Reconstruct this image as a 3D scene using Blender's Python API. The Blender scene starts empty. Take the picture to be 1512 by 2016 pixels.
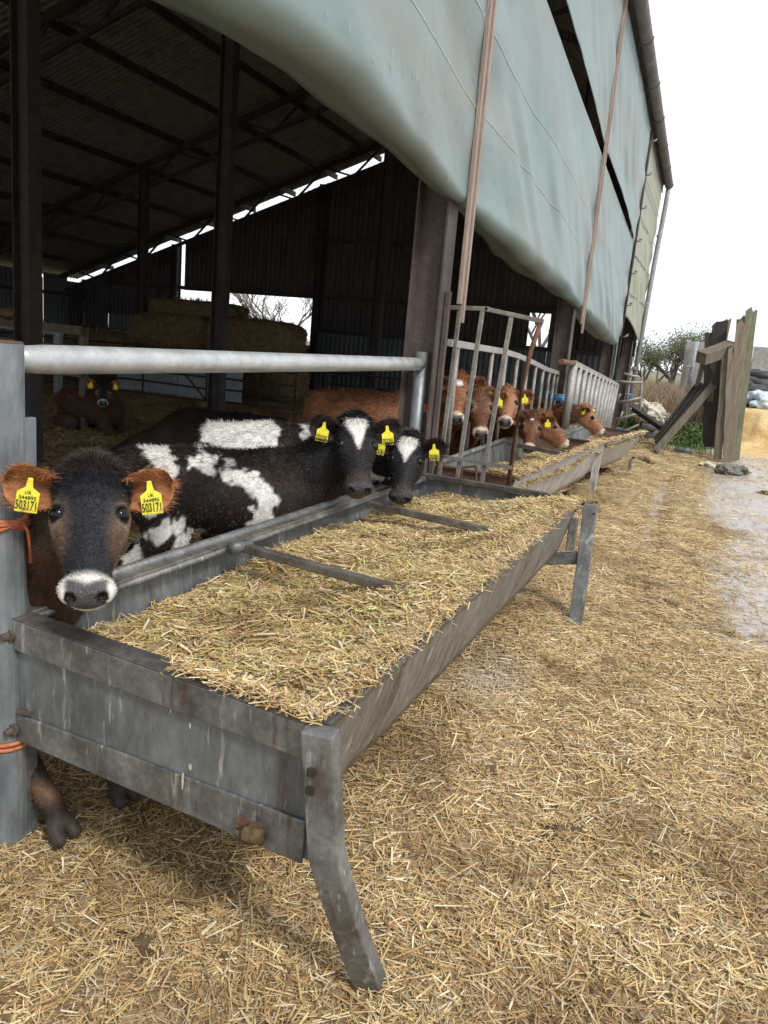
import bpy, math, random
import numpy as np
from mathutils import Vector, Matrix, Quaternion
random.seed(7); rng = np.random.default_rng(11)
scene = bpy.context.scene
col = scene.collection
# ------------------------------------------------------------------ camera
HEYE = 1.6
FPX = 1530.0                      # focal length in pixels of a 1512 x 2016 frame
YAW, PITCH, ROLL = math.radians(20.8), math.radians(-12.0), math.radians(5.0)
fwd = np.array([-math.sin(YAW)*math.cos(PITCH), math.cos(YAW)*math.cos(PITCH), math.sin(PITCH)])
r0 = np.array([math.cos(YAW), math.sin(YAW), 0.0]); u0 = np.cross(r0, fwd)
CR = math.cos(ROLL)*r0 + math.sin(ROLL)*u0
CU = -math.sin(ROLL)*r0 + math.cos(ROLL)*u0
cam = bpy.data.cameras.new('camera'); cam_o = bpy.data.objects.new('camera', cam); col.objects.link(cam_o)
cam.sensor_fit = 'VERTICAL'; cam.sensor_height = 36.0; cam.lens = FPX/2016*36.0
cam.clip_start = 0.05; cam.clip_end = 3000
M = Matrix(((CR[0], CU[0], -fwd[0], 0), (CR[1], CU[1], -fwd[1], 0), (CR[2], CU[2], -fwd[2], HEYE), (0, 0, 0, 1)))
cam_o.matrix_world = M
scene.camera = cam_o
# ------------------------------------------------------------------ sky, sun, exposure
world = bpy.data.worlds.new('World'); scene.world = world; world.use_nodes = True
nt = world.node_tree; nt.nodes.clear()
n_out = nt.nodes.new('ShaderNodeOutputWorld'); n_bg = nt.nodes.new('ShaderNodeBackground')
n_sky = nt.nodes.new('ShaderNodeTexSky'); n_sky.sky_type = 'NISHITA'; n_sky.sun_disc = False
SUN_EL, SUN_AZ = math.radians(48), math.radians(125)       # azimuth from +Y clockwise
n_sky.sun_elevation = SUN_EL; n_sky.sun_rotation = SUN_AZ
n_tc = nt.nodes.new('ShaderNodeTexCoord'); n_map = nt.nodes.new('ShaderNodeMapping'); n_map.inputs['Scale'].default_value = (1.2, 1.2, 4.0)
n_no = nt.nodes.new('ShaderNodeTexNoise'); n_no.inputs['Scale'].default_value = 2.2; n_no.inputs['Detail'].default_value = 6; n_no.inputs['Roughness'].default_value = .55
n_cr = nt.nodes.new('ShaderNodeValToRGB')
n_cr.color_ramp.elements[0].position = .36; n_cr.color_ramp.elements[0].color = (.80, .84, .89, 1)
n_cr.color_ramp.elements[1].position = .62; n_cr.color_ramp.elements[1].color = (1.0, 1.0, 1.0, 1)
n_mul = nt.nodes.new('ShaderNodeMix'); n_mul.data_type = 'RGBA'; n_mul.blend_type = 'MULTIPLY'; n_mul.inputs['Factor'].default_value = 1
n_mul.inputs['B'].default_value = (9.6, 9.7, 9.9, 1)
n_mix = nt.nodes.new('ShaderNodeMix'); n_mix.data_type = 'RGBA'; n_mix.inputs['Factor'].default_value = .9
L = nt.links.new
L(n_tc.outputs['Generated'], n_map.inputs['Vector']); L(n_map.outputs['Vector'], n_no.inputs['Vector']); L(n_no.outputs['Fac'], n_cr.inputs['Fac'])
L(n_cr.outputs['Color'], n_mul.inputs['A']); L(n_sky.outputs['Color'], n_mix.inputs['A']); L(n_mul.outputs['Result'], n_mix.inputs['B'])
L(n_mix.outputs['Result'], n_bg.inputs['Color']); n_bg.inputs['Strength'].default_value = 0.10
L(n_bg.outputs['Background'], n_out.inputs['Surface'])
sun = bpy.data.lights.new('sun', 'SUN'); sun.energy = 1.5; sun.angle = math.radians(10); sun.color = (1.0, .96, .9)
sun_o = bpy.data.objects.new('sun', sun); col.objects.link(sun_o)
sd = Vector((math.sin(SUN_AZ)*math.cos(SUN_EL), math.cos(SUN_AZ)*math.cos(SUN_EL), math.sin(SUN_EL)))
sun_o.rotation_euler = sd.to_track_quat('Z', 'Y').to_euler()
scene.view_settings.view_transform = 'Standard'; scene.view_settings.look = 'None'
scene.view_settings.exposure = 0.6; scene.view_settings.gamma = 1.0; scene.view_settings.use_curve_mapping = False
# ------------------------------------------------------------------ measuring helpers (photo pixel -> point on a real plane)
def pray(x, y): return fwd + (x-756)/FPX*CR - (y-1008)/FPX*CU
def on(ax, v, x, y):
    d = pray(x, y); t = (v-(HEYE if ax == 2 else 0))/d[ax]
    return np.array([0, 0, HEYE])+t*d
def atX(v, x, y): return on(0, v, x, y)
def atY(v, x, y): return on(1, v, x, y)
def atZ(v, x, y): return on(2, v, x, y)
# ------------------------------------------------------------------ noise
def _h(ix, iy, iz, s):
    n = (ix*374761393 + iy*668265263 + iz*2147483647 + s*144269) & 0x7fffffff
    n = ((n ^ (n >> 13))*1274126177) & 0x7fffffff
    return ((n ^ (n >> 16)) & 0xffff)/65535.0
def noise3(x, y, z=0.0, s=0):
    x, y, z = np.broadcast_arrays(np.asarray(x, float), np.asarray(y, float), np.asarray(z, float))
    ix, iy, iz = [np.floor(a).astype(np.int64) for a in (x, y, z)]
    fx, fy, fz = x-ix, y-iy, z-iz
    fx, fy, fz = [a*a*(3-2*a) for a in (fx, fy, fz)]
    r = 0
    for dx in (0, 1):
        for dy in (0, 1):
            for dz in (0, 1):
                r = r + _h(ix+dx, iy+dy, iz+dz, s)*(fx if dx else 1-fx)*(fy if dy else 1-fy)*(fz if dz else 1-fz)
    return r
def fbm(x, y, z=0.0, s=0, o=3):
    r, a, t = 0, 1.0, 0
    for k in range(o):
        r = r + a*noise3(np.asarray(x)*2**k, np.asarray(y)*2**k, np.asarray(z)*2**k, s+k*17); t += a; a *= .5
    return r/t
def sstep(a, b, x):
    t = np.clip((x-a)/(b-a), 0, 1); return t*t*(3-2*t)
# ------------------------------------------------------------------ materials
MATS = {}
def mat(name, c1, c2=None, rough=.6, metal=0.0, scale=6.0, detail=6, c3=None, s3=1.5, p3=(.55, .7), bump=0.0, bscale=40.0, stretch=(1, 1, 1), attr=None, spec=.5, trans=0.0, rvar=0.0, sss=0.0, coat=0.0, grime=.3, scratch=None, runs=None):
    m = bpy.data.materials.new(name); m.use_nodes = True; t = m.node_tree; P = t.nodes['Principled BSDF']; K = t.links.new
    tc = t.nodes.new('ShaderNodeTexCoord'); mp = t.nodes.new('ShaderNodeMapping'); mp.inputs['Scale'].default_value = stretch
    K(tc.outputs['Object'], mp.inputs['Vector'])
    out = None
    if c2 is not None:
        n = t.nodes.new('ShaderNodeTexNoise'); n.inputs['Scale'].default_value = scale; n.inputs['Detail'].default_value = detail; n.inputs['Roughness'].default_value = .62
        K(mp.outputs['Vector'], n.inputs['Vector'])
        r = t.nodes.new('ShaderNodeValToRGB'); r.color_ramp.elements[0].position = .3; r.color_ramp.elements[1].position = .7
        r.color_ramp.elements[0].color = (*c1, 1); r.color_ramp.elements[1].color = (*c2, 1); K(n.outputs['Fac'], r.inputs['Fac']); out = r.outputs['Color']
        if rvar:
            mr = t.nodes.new('ShaderNodeMapRange'); mr.inputs['From Min'].default_value = .3; mr.inputs['From Max'].default_value = .7
            mr.inputs['To Min'].default_value = max(.03, rough-rvar); mr.inputs['To Max'].default_value = min(1, rough+rvar)
            K(n.outputs['Fac'], mr.inputs['Value']); K(mr.outputs['Result'], P.inputs['Roughness'])
    if c3 is not None:
        n3 = t.nodes.new('ShaderNodeTexNoise'); n3.inputs['Scale'].default_value = s3; n3.inputs['Detail'].default_value = 8; n3.inputs['Roughness'].default_value = .7
        K(mp.outputs['Vector'], n3.inputs['Vector'])
        r3 = t.nodes.new('ShaderNodeMapRange'); r3.inputs['From Min'].default_value = p3[0]; r3.inputs['From Max'].default_value = p3[1]; K(n3.outputs['Fac'], r3.inputs['Value'])
        mx = t.nodes.new('ShaderNodeMix'); mx.data_type = 'RGBA'; K(r3.outputs['Result'], mx.inputs['Factor'])
        if out: K(out, mx.inputs['A'])
        else: mx.inputs['A'].default_value = (*c1, 1)
        mx.inputs['B'].default_value = (*c3, 1); out = mx.outputs['Result']
    for sp, colr, thr, amt in ((scratch, (.62, .61, .58), (.60, .67), .55), (runs, (.10, .052, .028), (.57, .68), .7)):
        if not sp or not out: continue
        m2 = t.nodes.new('ShaderNodeMapping'); m2.inputs['Scale'].default_value = sp; m2.inputs['Rotation'].default_value = (.25, .2, 0) if sp is scratch else (0, 0, 0); K(tc.outputs['Object'], m2.inputs['Vector'])
        n5 = t.nodes.new('ShaderNodeTexNoise'); n5.inputs['Scale'].default_value = 1.0; n5.inputs['Detail'].default_value = 5; n5.inputs['Roughness'].default_value = .65; K(m2.outputs['Vector'], n5.inputs['Vector'])
        r5 = t.nodes.new('ShaderNodeMapRange'); r5.inputs['From Min'].default_value = thr[0]; r5.inputs['From Max'].default_value = thr[1]; r5.inputs['To Max'].default_value = amt; K(n5.outputs['Fac'], r5.inputs['Value'])
        x5 = t.nodes.new('ShaderNodeMix'); x5.data_type = 'RGBA'; K(r5.outputs['Result'], x5.inputs['Factor']); K(out, x5.inputs['A']); x5.inputs['B'].default_value = (*colr, 1); out = x5.outputs['Result']
    if attr:
        a = t.nodes.new('ShaderNodeAttribute'); a.attribute_name = attr
        if out:
            mm = t.nodes.new('ShaderNodeMix'); mm.data_type = 'RGBA'; mm.blend_type = 'MULTIPLY'; mm.inputs['Factor'].default_value = 1
            K(out, mm.inputs['A']); K(a.outputs['Color'], mm.inputs['B']); out = mm.outputs['Result']
        else: out = a.outputs['Color']
    if grime and out:
        ng = t.nodes.new('ShaderNodeTexNoise'); ng.inputs['Scale'].default_value = scale*5; ng.inputs['Detail'].default_value = 8; ng.inputs['Roughness'].default_value = .75; K(mp.outputs['Vector'], ng.inputs['Vector'])
        rg = t.nodes.new('ShaderNodeMapRange'); rg.inputs['From Min'].default_value = .35; rg.inputs['From Max'].default_value = .65; rg.inputs['To Min'].default_value = 1-grime; rg.inputs['To Max'].default_value = 1+grime*.5; K(ng.outputs['Fac'], rg.inputs['Value'])
        mg = t.nodes.new('ShaderNodeMix'); mg.data_type = 'RGBA'; mg.blend_type = 'MULTIPLY'; mg.inputs['Factor'].default_value = 1; K(out, mg.inputs['A']); K(rg.outputs['Result'], mg.inputs['B']); out = mg.outputs['Result']
    if out: K(out, P.inputs['Base Color'])
    else: P.inputs['Base Color'].default_value = (*c1, 1)
    if not rvar: P.inputs['Roughness'].default_value = rough
    P.inputs['Metallic'].default_value = metal
    P.inputs['Specular IOR Level'].default_value = spec
    if coat: P.inputs['Coat Weight'].default_value = coat; P.inputs['Coat Roughness'].default_value = .05
    if bump:
        nb = t.nodes.new('ShaderNodeTexNoise'); nb.inputs['Scale'].default_value = bscale; nb.inputs['Detail'].default_value = 5
        K(mp.outputs['Vector'], nb.inputs['Vector'])
        b = t.nodes.new('ShaderNodeBump'); b.inputs['Strength'].default_value = bump; b.inputs['Distance'].default_value = .02
        K(nb.outputs['Fac'], b.inputs['Height']); K(b.outputs['Normal'], P.inputs['Normal'])
    if trans:
        o = t.nodes['Material Output']; tl = t.nodes.new('ShaderNodeBsdfTranslucent'); ms = t.nodes.new('ShaderNodeMixShader'); ms.inputs[0].default_value = trans
        if out: K(out, tl.inputs['Color'])
        else: tl.inputs['Color'].default_value = (*c1, 1)
        K(P.outputs[0], ms.inputs[1]); K(tl.outputs[0], ms.inputs[2]); K(ms.outputs[0], o.inputs['Surface'])
    MATS[name] = m; return m
mat('galv', scratch=(38, 38, 5), runs=(14, 14, 2.2), c1=(.10, .105, .105), c2=(.27, .275, .27), rough=.5, metal=.35, scale=9, c3=(.13, .095, .065), s3=2.2, p3=(.55, .78), bump=.08, bscale=60, rvar=.12)
mat('galv_bright', (.44, .46, .47), (.62, .63, .62), grime=.12, rough=.42, metal=.3, scale=14, c3=(.36, .32, .26), s3=3, p3=(.55, .75), bump=.04, bscale=70, rvar=.1)
mat('galv_post', grime=.15, c1=(.14, .17, .195), c2=(.30, .325, .34), rough=.45, metal=.35, scale=14, c3=(.15, .105, .07), s3=4, p3=(.55, .8), bump=.05, bscale=60, stretch=(1, 1, .35))
mat('trough_panel', scratch=(45, 45, 6), runs=(10, 10, 1.6), c1=(.095, .108, .115), c2=(.25, .27, .275), rough=.5, metal=.25, scale=5, c3=(.10, .082, .06), s3=3.5, p3=(.52, .75), bump=.06, bscale=45, stretch=(1, 1, .45), rvar=.12)
mat('trough_front', scratch=(40, 40, 7), c1=(.13, .115, .098), c2=(.30, .285, .26), rough=.55, metal=.15, scale=5, c3=(.075, .058, .042), s3=1.2, p3=(.48, .7), bump=.08, bscale=20, stretch=(5, 5, .7))
mat('trough_white', scratch=(14, 14, 2.5), runs=(9, 9, 1.5), c1=(.36, .33, .30), c2=(.70, .69, .68), rough=.5, metal=.15, scale=6, c3=(.16, .11, .07), s3=3, p3=(.55, .75), bump=.05, bscale=30, stretch=(2.5, 2.5, .45))
mat('trough_end_rust', (.13, .075, .05), (.24, .16, .12), rough=.75, scale=5, bump=.1)
mat('rim_dark', (.06, .055, .05), (.16, .15, .135), rough=.45, metal=.25, scale=9, c3=(.10, .075, .05), s3=5, bump=.1, bscale=50, rvar=.15)
mat('rim_worn', (.12, .11, .095), (.30, .28, .25), rough=.35, metal=.4, scale=9, c3=(.10, .075, .05), s3=5, bump=.06, bscale=50, rvar=.15)
mat('rust', (.10, .05, .03), (.22, .12, .07), rough=.8, scale=14, bump=.2)
mat('bolt', (.07, .055, .045), (.14, .11, .09), rough=.7, scale=30, bump=.2)
mat('feed_gate', (.17, .15, .13), (.36, .345, .32), rough=.5, metal=.25, scale=8, c3=(.14, .075, .05), s3=4, p3=(.52, .72), bump=.06)
mat('feed_gate_pale', (.30, .285, .255), (.47, .46, .43), rough=.5, metal=.2, scale=8, c3=(.2, .12, .08), s3=4, p3=(.6, .78), bump=.05)
mat('column_steel', (.075, .056, .048), (.13, .10, .088), rough=.7, scale=4, c3=(.19, .165, .15), s3=3, p3=(.55, .8), bump=.08)
mat('barn_dark_steel', (.035, .03, .027), (.07, .06, .055), rough=.75, scale=5)
mat('fibre_cement', (.20, .205, .21), (.36, .365, .37), rough=.9, scale=1.2, c3=(.15, .13, .11), s3=.7, p3=(.5, .75))
mat('wall_sheet', (.052, .048, .046), (.10, .092, .088), rough=.7, scale=2.5, c3=(.10, .08, .065), s3=1.1, p3=(.55, .8), stretch=(1, 1, .3))
mat('wall_sheet_blue', (.09, .115, .125), (.15, .18, .19), rough=.6, scale=2.5, c3=(.07, .07, .065), s3=2, stretch=(1, 1, .3))
mat('batten', (.27, .20, .165), (.43, .345, .295), rough=.75, scale=6, c3=(.20, .15, .12), s3=3, stretch=(6, 6, .6), bump=.1, bscale=30)
mat('gutter', (.10, .09, .085), (.17, .155, .15), rough=.6, scale=4, c3=(.23, .215, .21), s3=5)
mat('downpipe', (.28, .29, .31), (.40, .41, .43), rough=.5, scale=4)
mat('old_wood', (.095, .075, .058), (.22, .185, .145), rough=.85, scale=5, c3=(.15, .165, .09), s3=2.2, p3=(.48, .72), stretch=(5, 5, .5), bump=.35, bscale=14)
mat('old_wood_pale', (.17, .135, .10), (.34, .28, .215), rough=.85, scale=5, c3=(.115, .10, .08), s3=2.5, stretch=(6, 6, .5), bump=.3, bscale=14)
mat('green_wood', (.17, .175, .10), (.30, .295, .20), rough=.85, scale=4, c3=(.13, .12, .085), s3=2, stretch=(5, 5, .5), bump=.3, bscale=14)
mat('black_wood', (.022, .019, .017), (.06, .052, .046), rough=.75, scale=5, c3=(.11, .095, .075), s3=3, p3=(.58, .8), stretch=(4, 4, .6), bump=.2)
mat('concrete', (.33, .31, .275), (.46, .44, .40), rough=.85, scale=2, c3=(.25, .24, .2), s3=1, bump=.1)
mat('stone', (.12, .12, .095), (.26, .25, .21), rough=.9, scale=5, c3=(.16, .17, .10), s3=2, bump=.4, bscale=14)
mat('pale_stone', (.48, .45, .36), (.68, .65, .55), rough=.9, scale=4, bump=.4, bscale=10)
mat('tyre', (.022, .022, .024), (.055, .054, .056), rough=.6, scale=8, bump=.1)
mat('silage_sheet', (.10, .10, .125), (.23, .225, .26), rough=.28, scale=2, bump=.3, bscale=6)
mat('blue_sheet', (.45, .56, .66), (.66, .76, .83), rough=.3, scale=2, bump=.2, bscale=6)
mat('shavings', (.50, .31, .115), (.76, .56, .27), rough=.95, scale=5, c3=(.84, .66, .36), s3=1.5, p3=(.45, .7), bump=.5, bscale=50)
mat('bale', (.11, .078, .038), (.26, .19, .095), rough=.95, scale=10, bump=.6, bscale=40)
mat('white_panel', (.33, .37, .40), (.46, .50, .53), rough=.6, scale=2, c3=(.25, .27, .28), s3=2, stretch=(1, 1, .3))
mat('twine_orange', (.52, .13, .045), (.62, .24, .12), rough=.8, scale=20)
mat('twine_blue', (.10, .27, .52), (.20, .40, .62), rough=.8, scale=20)
mat('tag_yellow', (.80, .72, .02), (.86, .79, .05), rough=.4, scale=12)
mat('tag_ink', (.03, .03, .015), rough=.6)
mat('eye', (.006, .005, .006), rough=.04, spec=.3)
mat('hide', (1, 1, 1), rough=.6, attr='col', spec=.22)
mat('nose', (1, 1, 1), rough=.27, attr='col', spec=.5, bump=.5, bscale=170)
mat('hair', (1, 1, 1), rough=.5, attr='col', spec=.35)
mat('straw', (1, 1, 1), rough=.65, attr='col', spec=.35)
mat('straw_bed', (.20, .14, .065), (.42, .31, .155), rough=.95, scale=18, c3=(.14, .095, .045), s3=3, p3=(.5, .72), bump=.6, bscale=60)
mat('bark', (.10, .085, .07), (.19, .165, .14), rough=.9, scale=6)
mat('leaf', (.12, .15, .07), (.22, .25, .13), rough=.6, scale=3, trans=.25)
mat('dry_grass', (.26, .185, .115), (.46, .36, .25), rough=.9, scale=3, trans=.15)
mat('weed', (.07, .14, .025), (.15, .24, .06), rough=.6, scale=9, trans=.25)
mat('grey_pipe', (.36, .38, .41), (.50, .52, .55), rough=.5, scale=4)
mat('dung', (.045, .03, .014), (.17, .115, .055), rough=.8, scale=14, bump=.6, bscale=30)
mat('field', (.15, .14, .075), (.24, .22, .13), rough=.95, scale=.3)
# ------------------------------------------------------------------ mesh builder
class MB:
    def __init__(s): s.v = []; s.f = []
    def add(s, v, f):
        o = len(s.v); s.v.extend([tuple(map(float, p)) for p in v]); s.f.extend([tuple(int(i)+o for i in q) for q in f]); return s
    def box(s, c, size, R=None):
        c = np.asarray(c, float); h = np.asarray(size, float)/2
        p = np.array([[x, y, z] for x in (-1, 1) for y in (-1, 1) for z in (-1, 1)])*h
        if R is not None: p = p@np.asarray(R).T
        return s.add(p+c, [(0, 1, 3, 2), (4, 6, 7, 5), (0, 4, 5, 1), (2, 3, 7, 6), (0, 2, 6, 4), (1, 5, 7, 3)])
    def beam(s, a, b, w, h, up=(0, 0, 1)):
        a, b, up = [np.asarray(q, float) for q in (a, b, up)]; d = b-a; l = np.linalg.norm(d); d /= l
        x = np.cross(d, up)
        if np.linalg.norm(x) < 1e-4: x = np.cross(d, (1, 0, 0))
        x /= np.linalg.norm(x); z = np.cross(x, d)
        return s.box((a+b)/2, (w, l, h), np.stack([x, d, z], 1))
    def tube(s, pts, r, n=8, cap=True):
        pts = [np.asarray(p, float) for p in pts]; r = [r]*len(pts) if np.isscalar(r) else list(r); vs = []; fs = []
        ref = np.array([0, 0, 1.0])
        for i, p in enumerate(pts):
            d = pts[min(i+1, len(pts)-1)]-pts[max(i-1, 0)]; d = d/(np.linalg.norm(d)+1e-9)
            x = np.cross(d, ref)
            if np.linalg.norm(x) < .05: x = np.cross(d, (1, 0, 0))
            x /= np.linalg.norm(x); y = np.cross(d, x)
            for k in range(n):
                a = 2*math.pi*k/n; vs.append(p+r[i]*(math.cos(a)*x+math.sin(a)*y))
        for i in range(len(pts)-1):
            for k in range(n):
                k2 = (k+1) % n; fs.append((i*n+k, i*n+k2, (i+1)*n+k2, (i+1)*n+k))
        if cap: fs.append(tuple(range(n-1, -1, -1))); fs.append(tuple(range((len(pts)-1)*n, len(pts)*n)))
        return s.add(vs, fs)
    def prism(s, poly, d):                   # poly: list of 3-D points, d: extrusion vector
        poly = [np.asarray(p, float) for p in poly]; d = np.asarray(d, float); n = len(poly)
        return s.add(poly+[p+d for p in poly], [tuple(range(n-1, -1, -1)), tuple(range(n, 2*n))]+[(i, (i+1) % n, (i+1) % n+n, i+n) for i in range(n)])
    def build(s, name, m, parent=None, smooth=False, bevel=0.0, origin=None):
        return link_mesh(name, s.v, s.f, m, parent, smooth, bevel)
def fix_normals(me):
    import bmesh
    b = bmesh.new(); b.from_mesh(me); bmesh.ops.recalc_face_normals(b, faces=b.faces); b.to_mesh(me); b.free()
def link_mesh(name, v, f, m, parent=None, smooth=False, bevel=0.0):
    me = bpy.data.meshes.new(name); me.from_pydata([tuple(p) for p in v], [], [tuple(q) for q in f]); me.validate()
    if len(f) < 20000: fix_normals(me)
    if m: me.materials.append(MATS[m] if isinstance(m, str) else m)
    if smooth: me.polygons.foreach_set('use_smooth', [True]*len(me.polygons))
    o = bpy.data.objects.new(name, me); col.objects.link(o)
    if parent: o.parent = parent
    if bevel:
        b = o.modifiers.new('bevel', 'BEVEL'); b.width = bevel; b.segments = 2; b.limit_method = 'ANGLE'; b.angle_limit = math.radians(40)
    return o
def fast_mesh(name, V, F, m, colors=None, smooth=False, parent=None):
    V = np.ascontiguousarray(V, np.float32); F = np.ascontiguousarray(F, np.int32); k = F.shape[1]
    me = bpy.data.meshes.new(name); me.vertices.add(len(V)); me.vertices.foreach_set('co', V.ravel())
    me.loops.add(F.size); me.loops.foreach_set('vertex_index', F.ravel()); me.polygons.add(len(F))
    me.polygons.foreach_set('loop_start', np.arange(0, F.size, k, dtype=np.int32)); me.polygons.foreach_set('loop_total', np.full(len(F), k, np.int32))
    if smooth: me.polygons.foreach_set('use_smooth', np.ones(len(F), bool))
    me.update(calc_edges=True)
    if colors is not None:
        a = me.color_attributes.new('col', 'FLOAT_COLOR', 'POINT'); c = np.ones((len(V), 4), np.float32); c[:, :3] = colors; a.data.foreach_set('color', c.ravel())
    if m: me.materials.append(MATS[m])
    o = bpy.data.objects.new(name, me); col.objects.link(o)
    if parent: o.parent = parent
    return o
def tag(o, label=None, cat=None, group=None, kind=None):
    if label: o['label'] = label
    if cat: o['category'] = cat
    if group: o['group'] = group
    if kind: o['kind'] = kind
    return o
def thing(name, label, cat, loc=(0, 0, 0), group=None):
    o = bpy.data.objects.new(name, None); o.location = loc; o.empty_display_size = .2; col.objects.link(o); return tag(o, label, cat, group)
# ================================================================== ground
def ground_z(x, y):
    x = np.asarray(x, float); y = np.asarray(y, float)
    near = .08*(fbm(x*1.3, y*1.3, 0, 3, 3)-.5)+.040*(fbm(x*5, y*5, 0, 9, 3)-.5)
    straw = 1-sstep(.3, 1.3, x)*sstep(3.6, 5.5, y)
    barn = sstep(-1.8, -3.2, x)
    z = near*(.25+.75*straw)*(1+.8*barn)+.05*barn
    z = z+.10*np.exp(-((x+.75)/.28)**2)*sstep(1.2, 3.0, y)*(.4+.8*noise3(x*2.2, y*2.2, 0, 5))      # ridge of trodden straw along the troughs
    z = z+.07*np.exp(-((x+.02)/.10)**2)*sstep(5, 7, y)*noise3(x*3, y*3, 0, 8)*sstep(16, 12, y)
    return z
def straw_cover(x, y):
    x = np.asarray(x, float); y = np.asarray(y, float)
    w = fbm(x*1.1, y*.7, 0, 21, 3)
    far = 1-sstep(-.15, 1.0, x+.9*(w-.5))
    k = sstep(3.6, 5.6, y+1.2*(w-.5))
    c = 1-k*(1-far)
    gap = np.exp(-((x+.22)/.12)**2)*sstep(6, 7.5, y)*sstep(14, 11, y)
    c = c*(1-.55*gap)
    c = c*(1-.85*sstep(16.5, 19, y)*sstep(-.5, .4, x))
    return np.clip(c, 0, 1)
def grow(a, b, n, p=1.0): return list(a+(b-a)*(np.linspace(0, 1, n+1)[1:])**p)
xs = np.array([-400, -200, -100, -60, -40]+grow(-30, -14, 16)+grow(-14, -2.6, 60)+grow(-2.6, 3.4, 120)+grow(3.4, 10, 24)+grow(10, 40, 12)+[80, 200, 400.0])
ys = np.array([-60, -30, -15]+grow(-12, .4, 14)+grow(.4, 9, 170)+grow(9, 20, 90)+grow(20, 40, 20)+[60, 100, 200, 400, 900.0])
GX, GY = np.meshgrid(xs, ys); GZ = ground_z(GX, GY)*(sstep(30, 14, np.hypot(GX, GY-8)))
V = np.stack([GX.ravel(), GY.ravel(), GZ.ravel()], 1)
nx, ny = len(xs), len(ys); ii, jj = np.meshgrid(np.arange(nx-1), np.arange(ny-1)); a = (jj*nx+ii).ravel()
F = np.stack([a, a+1, a+1+nx, a+nx], 1)
cov = straw_cover(V[:, 0], V[:, 1])
m = bpy.data.materials.new('yard_ground'); m.use_nodes = True; t = m.node_tree; P = t.nodes['Principled BSDF']; K = t.links.new
at_ = t.nodes.new('ShaderNodeAttribute'); at_.attribute_name = 'col'
ge = t.nodes.new('ShaderNodeNewGeometry')
def tn(sc, det=6, ro=.6):
    n = t.nodes.new('ShaderNodeTexNoise'); n.inputs['Scale'].default_value = sc; n.inputs['Detail'].default_value = det; n.inputs['Roughness'].default_value = ro; K(ge.outputs['Position'], n.inputs['Vector']); return n
def ramp(src, p0, c0, p1, c1):
    r = t.nodes.new('ShaderNodeValToRGB'); r.color_ramp.elements[0].position = p0; r.color_ramp.elements[0].color = (*c0, 1); r.color_ramp.elements[1].position = p1; r.color_ramp.elements[1].color = (*c1, 1); K(src, r.inputs['Fac']); return r
n1 = tn(42, 8, .7); n2 = tn(1.6, 8, .7); n3 = tn(60, 4); n4 = tn(.9, 6)
bed = ramp(n1.outputs['Fac'], .3, (.12, .082, .04), .7, (.46, .34, .185))
con = ramp(n2.outputs['Fac'], .3, (.36, .33, .315), .7, (.60, .565, .55))
sm = t.nodes.new('ShaderNodeMath'); sm.operation = 'ADD'; K(at_.outputs['Fac'], sm.inputs[0])
sc_ = t.nodes.new('ShaderNodeMath'); sc_.operation = 'MULTIPLY_ADD'; K(n3.outputs['Fac'], sc_.inputs[0]); sc_.inputs[1].default_value = .9; sc_.inputs[2].default_value = -.45; K(sc_.outputs[0], sm.inputs[1])
mr = t.nodes.new('ShaderNodeMapRange'); mr.inputs['From Min'].default_value = .32; mr.inputs['From Max'].default_value = .6; K(sm.outputs[0], mr.inputs['Value'])
mx = t.nodes.new('ShaderNodeMix'); mx.data_type = 'RGBA'; K(mr.outputs['Result'], mx.inputs['Factor']); K(con.outputs['Color'], mx.inputs['A']); K(bed.outputs['Color'], mx.inputs['B'])
K(mx.outputs['Result'], P.inputs['Base Color'])
rr = t.nodes.new('ShaderNodeMapRange'); rr.inputs['From Min'].default_value = .4; rr.inputs['From Max'].default_value = .62; rr.inputs['To Min'].default_value = .12; rr.inputs['To Max'].default_value = .5; K(n4.outputs['Fac'], rr.inputs['Value'])
rm = t.nodes.new('ShaderNodeMix'); rm.data_type = 'FLOAT'; K(mr.outputs['Result'], rm.inputs['Factor']); K(rr.outputs['Result'], rm.inputs['A']); rm.inputs['B'].default_value = .95; K(rm.outputs['Result'], P.inputs['Roughness'])
bp = t.nodes.new('ShaderNodeBump'); bp.inputs['Strength'].default_value = .5; bp.inputs['Distance'].default_value = .012; K(n3.outputs['Fac'], bp.inputs['Height']); K(bp.outputs['Normal'], P.inputs['Normal'])
MATS['yard_ground'] = m
yard = fast_mesh('yard', V, F, 'yard_ground', np.repeat(cov[:, None], 3, 1), smooth=True); tag(yard, kind='structure')
fx = np.linspace(-400, 400, 60); fy = np.array([24, 25, 26, 27, 28, 30, 34, 40, 60, 100, 200, 400, 880.0]); GX, GY = np.meshgrid(fx, fy)
GX = GX.copy()
V = np.stack([GX.ravel(), GY.ravel(), (.02+.12*noise3(GX*.4, GY*.4)+.0*GX).ravel()], 1); nx, ny = len(fx), len(fy); ii, jj = np.meshgrid(np.arange(nx-1), np.arange(ny-1)); a = (jj*nx+ii).ravel()
F = np.stack([a, a+1, a+1+nx, a+nx], 1); ctr = V[F].mean(1); F = F[(ctr[:, 1] > 30) | (ctr[:, 0] < -1) | (ctr[:, 0] > 14)]
tag(fast_mesh('field', V, F, 'field', smooth=True), kind='structure')
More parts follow.
